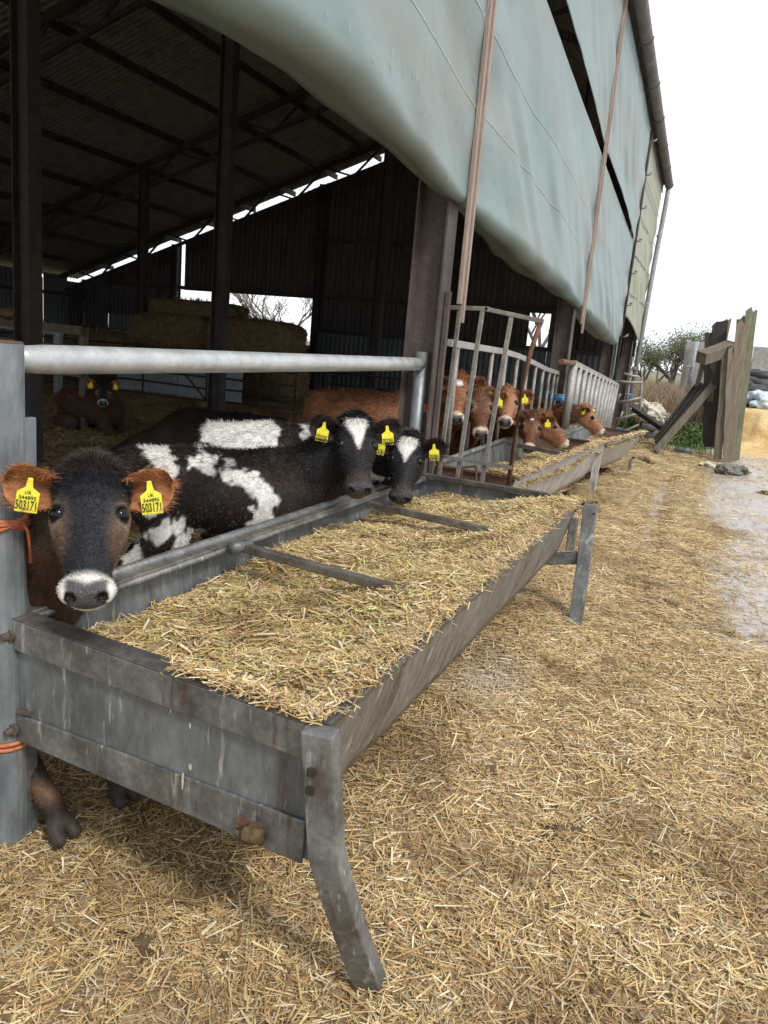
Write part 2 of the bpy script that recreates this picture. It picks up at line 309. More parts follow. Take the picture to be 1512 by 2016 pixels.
# ================================================================== barn
barn = thing('cattle_barn', 'dark open fronted steel cattle barn with corrugated roof and tin walls', 'barn')
XF, XR, XB = -1.56, -6.7, -20.6; ZF, SL = 6.30, .36
ZR = ZF+SL*(XF-XR); ZB = ZR-SL*(XR-XB)
Y0, Y1 = -6.4, 22.6
FRAMES = [-6.2, -.6, 5.25, 11.05, 16.85, 21.3]
def roof_z(x): return ZF+SL*(XF-x) if x > XR else ZR-SL*(XR-x)
def i_section(mb, a, b, w, h, side, tf=.014):       # steel I beam between a and b; 'side' = axis along which the depth h runs
    a, b, side = [np.asarray(q, float) for q in (a, b, side)]; d = (b-a)/np.linalg.norm(b-a); side = side-d*(side@d); side /= np.linalg.norm(side); wd = np.cross(d, side)
    for sgn in (-1, 1): mb.beam(a+side*sgn*(h/2-tf/2), b+side*sgn*(h/2-tf/2), w, tf, side) if True else 0
    mb.beam(a, b, tf*.8, h-2*tf, side); return mb
XC = -1.80
for fyv in FRAMES[1:]:
    i_section(MB(), (XC, fyv, -.1), (XC, fyv, roof_z(XC)-.25), .20, .23, (1, 0, 0)).build('column', 'column_steel', barn)
for (x, y) in [(-6.6, 6.4), (-7.0, 10.55), (-7.0, 16.9), (-11.30, 22.3), (-16.6, 22.3), (-6.9, 22.3), (-13.5, 16.8), (-3.4, 22.3)]:
    i_section(MB(), (x, y, -.1), (x, y, roof_z(x)-.3), .17, .22, (1, 0, 0)).build('post', 'barn_dark_steel', barn)
for fyv in FRAMES:
    mb = MB()
    mb.beam((XF-.15, fyv, roof_z(XF-.15)-.22), (XR, fyv, ZR-.22), .11, .13); mb.beam((XR, fyv, ZR-.22), (XB+.1, fyv, ZB-.18), .11, .13)
    mb.beam((XC, fyv, roof_z(XC)-.85), (XR, fyv, ZR-.8), .08, .09); mb.beam((XR, fyv, ZR-.8), (XB+.3, fyv, ZB-.6), .08, .09)
    k = 0
    for x in np.arange(XC, XB+1, -.9):
        x2 = x-.9; mb.beam((x, fyv, roof_z(x)-(.8 if k % 2 else .25)), (x2, fyv, roof_z(x2)-(.25 if k % 2 else .8)), .05, .05); k += 1
    mb.build('roof_truss', 'barn_dark_steel', barn)
px_ = list(np.arange(XF-.3, XR, -1.35))+list(np.arange(XR-.2, XB, -1.4))
for x in px_:
    z = roof_z(x)-.09; MB().beam((x, Y0, z), (x, Y1+.1, z), .07, .14).build('purlin', 'barn_dark_steel', barn)
def corr(width, waves, amp, seg=6):
    n = waves*seg; u = np.linspace(0, width, n+1); return u, amp*np.cos(np.arange(n+1)/seg*2*math.pi)
def sheet_mesh(name, width, z0, za, zb, m, waves=7, amp=.025):
    u, w = corr(width, waves, amp); n = len(u); zt = za+(zb-za)*u/width
    v = [(a, b, z0) for a, b in zip(u, w)]+[(a, b, c) for a, b, c in zip(u, w, zt)]
    me = bpy.data.meshes.new(name); me.from_pydata(v, [], [(i, i+1, n+i+1, n+i) for i in range(n-1)]); me.materials.append(MATS[m]); me.polygons.foreach_set('use_smooth', [True]*(n-1)); return me
def put(name, me, parent, Mx):
    o = bpy.data.objects.new(name, me); col.objects.link(o); o.parent = parent; o.matrix_local = Mx; return o
ang = math.atan(SL); WS = (Y1-.02-Y0)/29
rl = (XR-XB)/math.cos(ang)+.3; rows = 6; me_b = sheet_mesh('roof_sheet', WS+.03, 0, rl/rows+.1, rl/rows+.1, 'fibre_cement', 7, .042)
fl = (XF-XR)/math.cos(ang)+.03; me_f = sheet_mesh('roof_sheet', WS+.03, 0, fl/2+.1, fl/2+.1, 'fibre_cement', 7, .028)
def frame(o, ex, ey, ez): return Matrix(((ex[0], ey[0], ez[0], o[0]), (ex[1], ey[1], ez[1], o[1]), (ex[2], ey[2], ez[2], o[2]), (0, 0, 0, 1)))
for i in range(29):
    y = Y0+i*WS
    for k in range(rows):
        s = k*rl/rows; ez = (-math.cos(ang), 0, -math.sin(ang)); nrm = (-math.sin(ang), 0, math.cos(ang))
        o0 = (XR+ez[0]*s+nrm[0]*(.03-.012*(k % 2)-.006*(i % 2)), y, ZR+.03+ez[2]*s-.012*k % .02)
        put('roof_sheet', me_b, barn, frame(o0, (0, 1, 0), nrm, ez))
    for k in range(2):
        s = k*fl/2; ez = (math.cos(ang), 0, -math.sin(ang)); nrm = (math.sin(ang), 0, math.cos(ang))
        put('roof_sheet', me_f, barn, frame((XR+ez[0]*s, y, ZR+.03+ez[2]*s-.012*k-.006*(i % 2)), (0, 1, 0), nrm, ez))
MB().beam((XR, Y0, ZR+.06), (XR, Y1+.25, ZR+.06), .5, .05).build('ridge_cap', 'fibre_cement', barn)
# far gable wall: tin sheets with a window opening, slits and a light gap under the roof
YE = 22.5; wx = 1.0; x = XB; k = 0
W1 = (-16.35, -11.45); W2 = (-4.72, -4.08)
edges = list(np.arange(XB, W1[0], 1.06))[:-1]+[W1[0]]+list(np.linspace(W1[0], W1[1], 6)[1:])+list(np.linspace(W1[1], W2[0], 8)[1:])+[W2[1], -2.9, -1.75]
for a_, b_ in zip(edges[:-1], edges[1:]):
    top = lambda xx: roof_z(xx)-(.21 if xx < -9.2 else .02)-(.07*noise3(xx*2.3, 0, 0, 4))
    inw1 = a_ >= W1[0]-.01 and b_ <= W1[1]+.01; inw2 = abs(a_-W2[0]) < .01
    a2, b2 = a_, b_-.004
    slit = abs(b_-W1[0]) < .01
    w = b_-a_; wv = max(4, int(w/.15))
    lo_top = 1.42 if inw1 else (1.86 if inw2 else 1.95)
    ush = 2.86 if inw1 else (2.9 if inw2 else 1.90)
    mname = 'wall_sheet'
    wi = w-.14 if slit else w+(.05 if not (inw1 or inw2) else .05)
    me = sheet_mesh('wall_sheet', wi, ush, float(top(a_)), float(top(a_+wi)), mname, wv, .018); put('wall_sheet', me, barn, frame((a_, YE+.012*(k % 2), 0), (1, 0, 0), (0, -1, 0), (0, 0, 1)))
    lm = 'wall_sheet_blue' if (b_ > -12.0 or a_ < -18.0 and k % 2) else 'wall_sheet'
    me = sheet_mesh('wall_sheet', w, .0, lo_top, lo_top, lm, wv, .018); put('wall_sheet', me, barn, frame((a_, YE+.05+.012*(k % 2), 0), (1, 0, 0), (0, -1, 0), (0, 0, 1)))
    k += 1
for z, x0, x1 in [(2.93, XB, W2[0]), (1.36, XB, W1[1]), (1.9, W1[1], -1.8), (4.6, -11.6, -1.8), (2.93, W2[0], -1.8)]:
    MB().beam((x0, YE-.1, z), (x1, YE-.1, z), .06, .12).build('girt', 'barn_dark_steel', barn)
ycur = Y0; k = 0
me = sheet_mesh('wall_sheet', 1.08, .0, ZB-.28, ZB-.28, 'wall_sheet', 7, .018); me2 = sheet_mesh('wall_sheet', 1.08, .0, ZB-.12, ZB-.12, 'wall_sheet_blue', 7, .018)
while ycur < Y1-.5:
    put('wall_sheet', me2 if k % 5 in (0, 3) and ycur > 17 else me, barn, frame((XB+.012*(k % 2), ycur, 0), (0, 1, 0), (1, 0, 0), (0, 0, 1))); ycur += 1.08; k += 1
for z in (1.2, 2.4): MB().beam((XB+.1, Y0, z), (XB+.1, Y1, z), .06, .12).build('girt', 'barn_dark_steel', barn)
# battens that pinch the curtains to the columns
for y, zb in ((5.22, 1.80), (11.0, 2.0)):
    MB().box((-1.56, y+.055, (zb+6.1)/2), (.03, .035, 6.1-zb)).build('batten', 'batten', barn, bevel=.004)
    MB().box((-1.575, y+.012, (zb+6.1)/2+.06), (.03, .045, 6.1-zb-.12)).build('batten', 'batten', barn, bevel=.004)
MB().box((-1.66, 5.24, 1.30), (.035, .04, 1.4)).build('timber_packer', 'column_steel', barn, bevel=.004)
# gutter made of short half-round lengths, brackets, and a bent downpipe
gx, gz = -1.46, 6.27
ly = np.arange(-6.2, 22.3, 1.9)
for i, y in enumerate(ly):
    y2 = min(y+1.9, 22.4); n = 10; vs = []; fs = []
    for j, yy in enumerate((y, y2-.004)):
        for q in range(n+1):
            a = math.pi+math.pi*q/n; vs.append((gx+.10*math.cos(a), yy, gz+.11*math.sin(a)))
        for q in range(n+1):
            a = 2*math.pi-math.pi*q/n; vs.append((gx+.092*math.cos(a), yy, gz+.102*math.sin(a)))
    m_ = 2*(n+1)
    for q in range(m_): fs.append((q, (q+1) % m_, m_+(q+1) % m_, m_+q))
    g = link_mesh('gutter_length', vs, fs, 'gutter', barn)
    mb = MB()
    for q in range(n):
        a, b2 = math.pi+math.pi*q/n, math.pi+math.pi*(q+1)/n
        mb.beam((gx+.108*math.cos(a), y2-.02, gz+.118*math.sin(a)), (gx+.108*math.cos(b2), y2-.02, gz+.118*math.sin(b2)), .07, .012, (0, 0, 1) if abs(math.cos(a)) < .7 else (1, 0, 0))
    mb.build('gutter_joint', 'gutter', g)
MB().beam((-1.62, Y0, 6.20), (-1.62, 22.5, 6.20), .03, .2).build('fascia_board', 'gutter', barn)
dp = MB().tube([(gx, 22.3, gz-.06), (gx-.01, 22.3, gz-.5), (-1.53, 22.3, gz-2.0), (-1.64, 22.3, .05)], .06, 12).build('downpipe', 'downpipe', barn, smooth=True)
for z in (5.0, 3.3, 1.6): MB().tube([(-1.51-.034*(5-z), 22.3, z-.03), (-1.51-.034*(5-z), 22.3, z+.03)], .072, 12).build('pipe_collar', 'downpipe', dp)
# ================================================================== curtains
mat('seam_thread', (.34, .38, .37), (.50, .50, .44), scale=8)
def curtain_material(name, c1, c2, dirt, low):
    m = mat(name, c1, c2, rough=.42, scale=1.3, detail=8, c3=dirt, s3=1.1, p3=(.46, .72), stretch=(1, .35, 1.3), trans=.10, bump=.06, bscale=160, spec=.4, grime=.06); return m
curtain_material('curtain_teal', (.205, .29, .285), (.255, .33, .32), (.25, .235, .20), 0)
curtain_material('curtain_olive', (.27, .285, .17), (.36, .37, .24), (.28, .27, .2), 0)
BAT = [-6.4, -.6, 5.22, 11.0, 16.8, 22.6]
def bay(y):
    y = np.asarray(y, float); r = np.zeros_like(y)
    for a, b in zip(BAT[:-1], BAT[1:]):
        k = (y >= a) & (y < b); r = np.where(k, np.sin(np.pi*np.clip((y-a)/(b-a), 0, 1)), r)
    return np.maximum(r, 0)
GAPZ = lambda y: 4.42-.04*(y-6.85)
ZBOT = lambda y: np.interp(y, [-6, 0, 2.1, 3.2, 5.2, 8, 11, 13.5, 15.4, 16.3, 16.8], [2.55, 2.60, 2.61, 2.66, 2.56, 2.42, 2.33, 2.12, 2.0, 2.02, 2.2])
def curtain(name, m, y0, y1, ztop, zbot, curl, x0=-1.6, sag=.10, wr=1.0, ny=240, nz=54, seams=(), specks=0):
    yy = np.linspace(y0, y1, ny); rowsP = []
    for y in yy:
        zt, zb = float(ztop(y)), float(zbot(y)); b = float(bay(y)); R = (.05+.075*b) if curl else .0
        zs = np.linspace(zt, zb+R, nz); t_ = (zt-zs)/(zt-zb)
        w1 = fbm(y*.55+zs*.7, zs*.5-y*.25, 0, 31, 3)-.5; w2 = noise3(y*3.2+zs*4.5, zs*.9-y*.6, 0, 37)-.5
        pin = min(abs(y-c) for c in BAT); cr = math.exp(-(pin/.9)**2)
        w3 = np.sin(zs*9+1.5*np.sin(y*1.7)+(y*2.2))*np.exp(-((t_-.55)/.4)**2)
        x = x0+sag*b*(t_**1.7)+wr*(np.minimum(1, .12+4*(t_ if curl else 1-t_)))*(.075*w1*(b**.5)+.042*w2*(.35+b)*(.3+t_)+.03*w3*cr*min(1, pin/.12))
        P_ = [(xx, y, zz) for xx, zz in zip(x, zs)]
        if curl:
            xe, ze = x[-1], zs[-1]
            for q in range(1, 9):
                a = math.pi/2*q/8*1.35; P_.append((xe-R*(1-math.cos(a)), y, ze-R*math.sin(a)+.012*math.sin(y*5)*q/8))
            xl, _, zl = P_[-1]; inl = .03+.19*b
            for q in range(1, 6): P_.append((xl-inl*q/5, y, zl+.05*b*q/5+.02*noise3(y*2, q, 0, 3)))
        rowsP.append(P_)
    n = len(rowsP[0]); V = np.array(rowsP).reshape(-1, 3); ii, jj = np.meshgrid(np.arange(n-1), np.arange(ny-1)); a = (jj*n+ii).ravel()
    o = fast_mesh(name, V, np.stack([a, a+1, a+1+n, a+n], 1), m, smooth=True); s = o.modifiers.new('thick', 'SOLIDIFY'); s.thickness = .004; G = V.reshape(ny, n, 3)
    for j in seams:
        st = np.stack([G[:, j]+np.array([.005, 0, .003]), G[:, j]+np.array([.005, 0, -.003])], 1).reshape(-1, 3); q = np.arange(ny-1)*2
        fast_mesh('seam', st, np.stack([q, q+1, q+3, q+2], 1), 'seam_thread', smooth=True, parent=o)
    if specks:
        m_ = specks; jy = rng.integers(0, ny-1, m_); jz = np.minimum(n-8, (nz*(.35+.65*rng.random(m_)**.6)).astype(int)); p0 = G[jy, jz]+np.array([.006, 0, 0])+np.stack([0*jy, rng.normal(0, .04, m_), rng.normal(0, .04, m_)], 1)*np.array([0, 1, 1])
        ln = .015+.035*rng.random(m_); a_ = rng.normal(0, .5, m_); dv = np.stack([0*a_+.1, np.sin(a_), np.cos(a_)], 1)*ln[:, None]; sv = np.stack([0*a_, np.cos(a_), -np.sin(a_)], 1)*.0025
        sp = fast_mesh('stuck_straw', np.stack([p0-sv, p0+sv, p0+dv+sv, p0+dv-sv], 1).reshape(-1, 3), np.arange(m_*4).reshape(-1, 4), 'seam_thread', parent=o); sp['kind'] = 'stuff'
    return o
o = curtain('wind_curtain', 'curtain_teal', -6.2, 16.78, GAPZ, ZBOT, True, seams=(24, 38), specks=900)
tag(o, 'grey green lower windbreak sheet with a rolled hem sagging above the calves', 'curtain')
o = curtain('wind_curtain', 'curtain_teal', -6.2, 16.78, lambda y: 6.13, lambda y: GAPZ(y)+.01+.021*max(0, 16.5-y), False, x0=-1.585, sag=.05)
tag(o, 'upper grey green windbreak sheet between the dark slot and the gutter', 'curtain')
oc = curtain('wind_curtain', 'curtain_olive', 17.0, 22.25, lambda y: 6.1, lambda y: 2.45+.18*math.cos((y-17)/5.2*math.pi)*1, False, x0=-1.62, sag=.06, ny=80)
tag(oc, 'yellowish olive windbreak sheet in the far bay beside the downpipe', 'curtain')
for z in (3.1, 3.85, 4.6, 5.3): MB().beam((-1.575, 17.05, z), (-1.565, 22.2, z+.12), .008, .022).build('seam', 'curtain_olive', oc)
# laced edge: a steel tube with hooks where the teal sheets meet the olive one
lace = thing('lacing_rail', 'dark steel lacing rail with hooks at the end of the teal sheets', 'rail')
MB().tube([(-1.60, 16.88, 1.3), (-1.58, 16.88, 4), (-1.57, 16.88, 6.1)], .028, 8).build('tube', 'barn_dark_steel', lace, smooth=True)
for z in np.arange(2.2, 6.0, .62):
    MB().tube([(-1.55, 16.9, z), (-1.48, 16.93, z+.02), (-1.47, 16.98, z+.06), (-1.52, 17.05, z+.05)], .016, 6).build('hook', 'galv_post', lace, smooth=True)
MB().box((-1.66, 17.02, 1.9), (.02, .16, .9)).build('flap', 'curtain_teal', lace)
# ================================================================== straw helpers
PAL = np.array([(.70, .54, .29), (.62, .455, .21), (.54, .36, .155), (.40, .25, .11), (.82, .71, .48), (.50, .405, .27), (.24, .15, .07)])*np.array([1.07, 1.06, 1.06])
def straw_cols(n, x, y, dark=.0, green=.0, w=None):
    w = w if w is not None else np.array([.20, .21, .19, .12, .11, .09, .08])
    c = PAL[rng.choice(len(PAL), n, p=w)]*(.75+.5*rng.random((n, 1)))
    d = fbm(np.asarray(x)*2.3, np.asarray(y)*2.3, 0, 51, 3); k = sstep(.50, .72, d)*.62+dark
    c = c*(1-np.clip(k, 0, .85)[:, None]*np.array([.55, .62, .68]))
    if green: g = (rng.random((n, 1)) < green); c = np.where(g, c*np.array([.78, .95, .62]), c)
    return c
def straw_object(name, pts, L_, W_, cols, tilt, parent=None, lean=None):
    n = len(pts); th = rng.random(n)*2*math.pi; ph = np.abs(rng.normal(0, tilt, n))*np.sign(rng.random(n)-.4)
    d = np.stack([np.cos(th)*np.cos(ph), np.sin(th)*np.cos(ph), np.sin(ph)], 1); s = np.stack([-np.sin(th), np.cos(th), rng.normal(0, .25, n)], 1); s /= np.linalg.norm(s, axis=1)[:, None]
    up = np.cross(d, s); up *= np.sign(up[:, 2:3]+1e-9)
    L_ = L_[:, None]; W_ = W_[:, None]; a = pts-d*L_/2; b = pts+d*L_/2; sag = rng.normal(0, .06, n)[:, None]*L_
    Vv = np.stack([a-s*W_/2, a+up*W_*.4, a+s*W_/2, b-s*W_/2+up*sag, b+up*W_*.4+up*sag, b+s*W_/2+up*sag], 1).reshape(-1, 3)
    i = np.arange(n)[:, None]*6; F = np.concatenate([i+np.array([[0, 3, 4, 1]]), i+np.array([[1, 4, 5, 2]])], 0)
    o = fast_mesh(name, Vv, F, 'straw', np.repeat(cols, 6, 0), parent=parent); o['kind'] = 'stuff'; return o
def lens(n, lo=.018, mid=.038, hi=.13): return np.clip(np.exp(rng.normal(math.log(mid), .70, n)), lo, hi)
# loose straw over the yard
parts_p = []; parts_l = []; parts_w = []
for (x0, x1, y0, y1, den, mid) in [(-2.0, 2.6, .55, 2.7, 15500, .0235), (-1.75, 2.9, 2.7, 5.0, 11500, .025), (-1.6, 3.3, 5.0, 9.0, 5200, .031), (-1.7, 3.8, 9.0, 18.0, 1100, .05)]:
    n = int((x1-x0)*(y1-y0)*den); x = x0+(x1-x0)*rng.random(n); y = y0+(y1-y0)*rng.random(n)
    keep = rng.random(n) < np.clip(.16+.10*noise3(x*3, y*3, 0, 44)+1.0*straw_cover(x, y), 0, 1)*(1-.28*sstep(.52, .66, fbm(x*1.9, y*1.9, 0, 88, 3)))
    x, y = x[keep], y[keep]; c = straw_cover(x, y); z = ground_z(x, y)+.004+.016*rng.random(len(x))**2*(.2+.8*c)
    parts_p.append(np.stack([x, y, z], 1)); l = lens(len(x), .007, mid); parts_l.append(l); parts_w.append(np.clip(l*.075, .0016, .0042)*(.7+.6*rng.random(len(x)))*(1+.12*y/3))
p_ = np.concatenate(parts_p); l_ = np.concatenate(parts_l); w_ = np.concatenate(parts_w)
cy_ = straw_cols(len(p_), p_[:, 0], p_[:, 1]); wp_ = atZ(0, 965, 1350); ww = .75*np.exp(-(((p_[:, 0]-wp_[0])/.16)**2+((p_[:, 1]-wp_[1])/.30)**2))*(.4+.6*rng.random(len(p_))); cy_ = cy_*(1-ww[:, None])+np.array([.66, .60, .52])*ww[:, None]
o = straw_object('loose_straw', p_, l_, w_, cy_, .16)
tag(o, 'chopped golden straw scattered over the yard beside the troughs', 'straw', kind='stuff')
n = 650; x = -2.0+4.6*rng.random(n); y = .6+4.2*rng.random(n); z = ground_z(x, y)+.018
o = straw_object('long_straw', np.stack([x, y, z], 1), .06+.11*rng.random(n), .003+.002*rng.random(n), straw_cols(n, x, y)*1.1, .12)
tag(o, 'longer pale straw stalks lying on top of the yard litter', 'straw', kind='stuff')
n = 70000; x = -15+13*rng.random(n); y = 2+13*rng.random(n)
k = np.abs(x) < 1.35*y+2; x, y = x[k], y[k]; n = len(x)
o = straw_object('bedding_straw', np.stack([x, y, ground_z(x, y)+.01+.04*rng.random(n)], 1), .06+.12*rng.random(n), .006+.007*rng.random(n), straw_cols(n, x, y, dark=.22)*.8, .3)
tag(o, 'trodden brown straw bedding on the barn floor', 'straw', kind='stuff')
# dung clods and wads of wet straw
clods = [((940, 1545), .05, 'dark clod in the foreground straw below the trough front'), ((1105, 1655), .07, 'dark wad in the straw near the bottom right'), ((700, 1840), .05, 'small clod beside the foot of the bent trough leg'),
         ((1150, 1258), .04, 'dark clod at the foot of the straight trough leg'), ((1320, 1190), .05, 'dark clod on the line of straw across the yard'), ((1262, 912), .16, 'brown dung heap behind the third trough'),
         ((1330, 950), .10, 'small dung heap on open yard before the planks'), ((1195, 935), .14, 'dung heap at the far corner of the second trough'), ((1512, 972), .12, 'clod of straw at the right edge of the wet concrete'),
         ((280, 1850), .06, 'greenish dung smear in the near left straw'), ((1440, 1245), .05, 'clod of dung on the wet concrete at right'), ((1080, 1310), .05, 'twist of dark twine-like straw beyond the trough')]
def lump(name, c, r, m, seed, flat=.5, parent=None, rough=.35, n=16):
    vs = []; fs = []
    for i in range(n+1):
        for j in range(2*n):
            t_ = math.pi*i/n; p = 2*math.pi*j/(2*n); d = np.array([math.sin(t_)*math.cos(p), math.sin(t_)*math.sin(p), math.cos(t_)])
            vs.append(d)
    d = np.array(vs); k = 1+rough*(fbm(d[:, 0]*2+seed, d[:, 1]*2, d[:, 2]*2, seed, 3)-.5)*2
    v = d*k[:, None]*np.array([r, r*.85, r*flat])+np.asarray(c)
    for i in range(n):
        for j in range(2*n): fs.append((i*2*n+j, i*2*n+(j+1) % (2*n), (i+1)*2*n+(j+1) % (2*n), (i+1)*2*n+j))
    return fast_mesh(name, v, np.array(fs), m, smooth=True, parent=parent)
for i, ((px, py), r, lab) in enumerate(clods):
    g = atZ(0.01, px, py); g[2] = float(ground_z(g[0], g[1]))
    o = lump('dung_clod', g+np.array([0, 0, -.1*r]), r, 'dung', i+3, .40, rough=1.2, n=22); tag(o, lab, 'dung', 'clods on the yard')
    m_ = int(260+900*r); q = rng.normal(0, .62, (m_, 2))*r; rr2 = np.hypot(q[:, 0], q[:, 1])/r; pz = g[2]+.36*r*np.clip(1-rr2, 0, 1)+.008*rng.random(m_)
    straw_object('straw_bits', np.stack([g[0]+q[:, 0], g[1]+q[:, 1], pz], 1), lens(m_, .012, .026, .06)*(1+r*2), np.full(m_, .0028)*(1+r*6), straw_cols(m_, q[:, 0], q[:, 1], dark=.45), .35, parent=o)
o = lump('dung_heap', (-.86, 9.2, .0), .36, 'straw_bed', 41, .55, None, .9, 26); tag(o, 'mound of trodden muck under the far end of the second trough', 'dung')
# ================================================================== troughs
def lerp(a, b, t): return np.asarray(a, float)*(1-t)+np.asarray(b, float)*t
def sweep_rect(mb, pts, w, h, xd, yd):
    xd, yd = [np.asarray(q, float)/np.linalg.norm(q) for q in (xd, yd)]; v = []; f = []
    for p in pts:
        p = np.asarray(p, float)
        for sx, sy in ((-1, -1), (1, -1), (1, 1), (-1, 1)): v.append(p+sx*w/2*xd+sy*h/2*yd)
    for i in range(len(pts)-1):
        for k in range(4): f.append((i*4+k, i*4+(k+1) % 4, i*4+4+(k+1) % 4, i*4+4+k))
    f.append((3, 2, 1, 0)); e = (len(pts)-1)*4; f.append((e, e+1, e+2, e+3)); return mb.add(v, f)
def trough(name, label, NR, FR, NL, FL, depth, inset, mats, bars, endfull=False):
    t = thing(name, label, 'trough', group='feed troughs in a row'); NR, FR, NL, FL = [np.asarray(q, float) for q in (NR, FR, NL, FL)]
    across = (NR-NL)/np.linalg.norm(NR-NL); along = (FR-NR)/np.linalg.norm(FR-NR); Z = np.array([0, 0, 1.0])
    B = [NR-across*inset-Z*depth, FR-across*inset-Z*depth, NL+across*inset*.5-Z*depth, FL+across*inset*.5-Z*depth]
    th = .006; lip = .045
    def panel(nm, a, b, c, d, m, off): return MB().prism([a, b, c, d], np.asarray(off)*th).build(nm, m, t, bevel=.002)
    # front: curved sheet with dents, back, floor, ends
    nu, nv = 40, 7; V = []; 
    for i in range(nu+1):
        for j in range(nv+1):
            p = lerp(lerp(NR, FR, i/nu), lerp(B[0], B[1], i/nu), j/nv); s = j/nv; p = p+across*(.006*math.sin(s*math.pi)+.007*(float(noise3(i*.35, s*2, 0, 7))-.5)); V.append(p)
    F = [(i*(nv+1)+j, (i+1)*(nv+1)+j, (i+1)*(nv+1)+j+1, i*(nv+1)+j+1) for i in range(nu) for j in range(nv)]
    fp = fast_mesh('front_panel', np.array(V), np.array(F), mats[0], smooth=True, parent=t); sm = fp.modifiers.new('t', 'SOLIDIFY'); sm.thickness = th
    panel('back_panel', NL, FL, B[3], B[2], mats[1], -across)
    panel('floor', B[0], B[1], B[3], B[2], mats[1], -Z)
    e1 = panel('end_panel', NR-Z*.012, NL-Z*.012, np.array([NL[0], NL[1], B[2][2]]), np.array([NR[0], NR[1], B[0][2]]) if endfull else B[0], mats[2], -along)
    e2 = panel('end_panel', FR-Z*.012, FL-Z*.012, B[3], B[1], mats[2], along)
    # rims: folded angle iron, the outer leaf hangs down
    def rim(nm, a, b, out, m, w=lip, drop=.085):
        mb = MB(); mb.beam(a+out*(w/2-.012)+Z*.006, b+out*(w/2-.012)+Z*.006, w, .008, Z); mb.beam(a+out*(w-.012)-Z*(drop/2-.002), b+out*(w-.012)-Z*(drop/2-.002), drop, .007, out) if True else 0
        return mb.build(nm, m, t, bevel=.003)
    return t, B, across, along, rim
# --- near trough
NR, FR, NL, FL = [np.array(q) for q in ((-.69, 1.51, .73), (-.57, 4.86, .765), (-1.80, 1.65, .725), (-1.66, 4.98, .755))]
t1, B1, ac, al, rim1 = trough('feed_trough', 'long galvanised feed trough in the foreground with a bent front leg', NR, FR, NL, FL, .35, .10, ('trough_front', 'trough_panel', 'trough_panel'), 2, True)
Z = np.array([0, 0, 1.0])
# near end: top angle leaf, lower angle leaf, bolts
MB().prism([NR-al*.022+Z*.004, NL-ac*.03-al*.022+Z*.004, NL-ac*.03-al*.022-Z*.088, NR-al*.022-Z*.085], al*.010).build('end_rail', 'galv', t1, bevel=.003)
MB().prism([NR-al*.022+Z*.010, NL-ac*.03-al*.022+Z*.010, NL-ac*.03+al*.045+Z*.012, NR+al*.045+Z*.012], -Z*.006).build('end_rail_top', 'rim_dark', t1, bevel=.002)
MB().prism([NR-ac*.01-al*.016-Z*.245, NL-ac*.03-al*.016-Z*.30, NL-ac*.03-al*.016-Z*.385, NR-ac*.01-al*.016-Z*.36], al*.009).build('lower_rail', 'galv', t1, bevel=.003)
for p, rr_ in ((NL+ac*.05-Z*.045, .019), (NL+ac*.06-Z*.345, .017)):
    b_ = MB().tube([p-al*.02, p-al*.034], [rr_*1.15, rr_*1.15], 12).build('bolt', 'bolt', t1); MB().tube([p-al*.030, p-al*.055], [rr_*.85, rr_*.5], 7).build('bolt_head', 'bolt', b_)
MB().box(lerp(NL, NR, .86)-al*.0175-Z*.315, (.10, .006, .03)).build('rust_hole', 'rust', t1)
for fr, zz, w5, h5 in ((.655, .27, .007, .05), (.66, .12, .006, .016), (.60, .10, .004, .012), (.665, .235, .010, .018)):
    q = lerp(NL, NR, fr)-al*(.0235 if zz < .09 else .0075)-Z*zz; q = q-al*(.016 if zz > .235 else 0)
    MB().prism([q+ac*a5*w5+Z*b5*h5 for a5, b5 in ((-.4, .4), (0, .5), (.45, .35), (.5, -.1), (.15, -.5), (-.2, -.45), (-.5, 0))], -al*.0015).build('white_splash', 'pale_stone', t1)
lump('mud_lump', lerp(NL, NR, .87)-al*.028-Z*.325, .035, 'dung', 9, .8, t1, .8, 8)
MB().box(lerp(NL, NR, .09)-al*.019-Z*.278, (.05, .008, .010)).build('slot', 'bolt', t1)
# back rail: two stepped rolled tubes; front lip; far rail; cross bars
mb = MB(); mb.tube([NL-ac*.01+Z*.012, lerp(NL, FL, .5)-ac*.01+Z*.004, FL-ac*.01+Z*.012], .022, 10); mb.build('back_rail', 'galv', t1, smooth=True)
MB().beam(NL+ac*.032+Z*.002, FL+ac*.032+Z*.002, .05, .014).build('back_rail_lip', 'rim_worn', t1, bevel=.003)
MB().tube([NL+ac*.055-Z*.014, FL+ac*.055-Z*.014], .013, 8).build('back_rail_bead', 'galv', t1, smooth=True)
MB().beam(NR+ac*.005+Z*.004, FR+ac*.005+Z*.004, .05, .02).build('front_rail', 'rim_dark', t1, bevel=.004)
mb = MB(); mb.beam(FL+Z*.012, FR+Z*.008, .05, .03); mb.build('far_rail', 'rim_dark', t1, bevel=.004)
for (a_, b_) in (((470, 1075), (775, 1160)), ((730, 993), (1015, 1058))):
    pa, pb = atZ(.735, *a_), atZ(.735, *b_); MB().beam(pa-ac*.01, pb+ac*.06, .042, .036).build('cross_bar', 'rim_worn', t1, bevel=.006)
MB().tube([atZ(.742, 455, 1080), atZ(.742, 490, 1072)], .028, 8).build('weld_bracket', 'galv', t1, smooth=True)
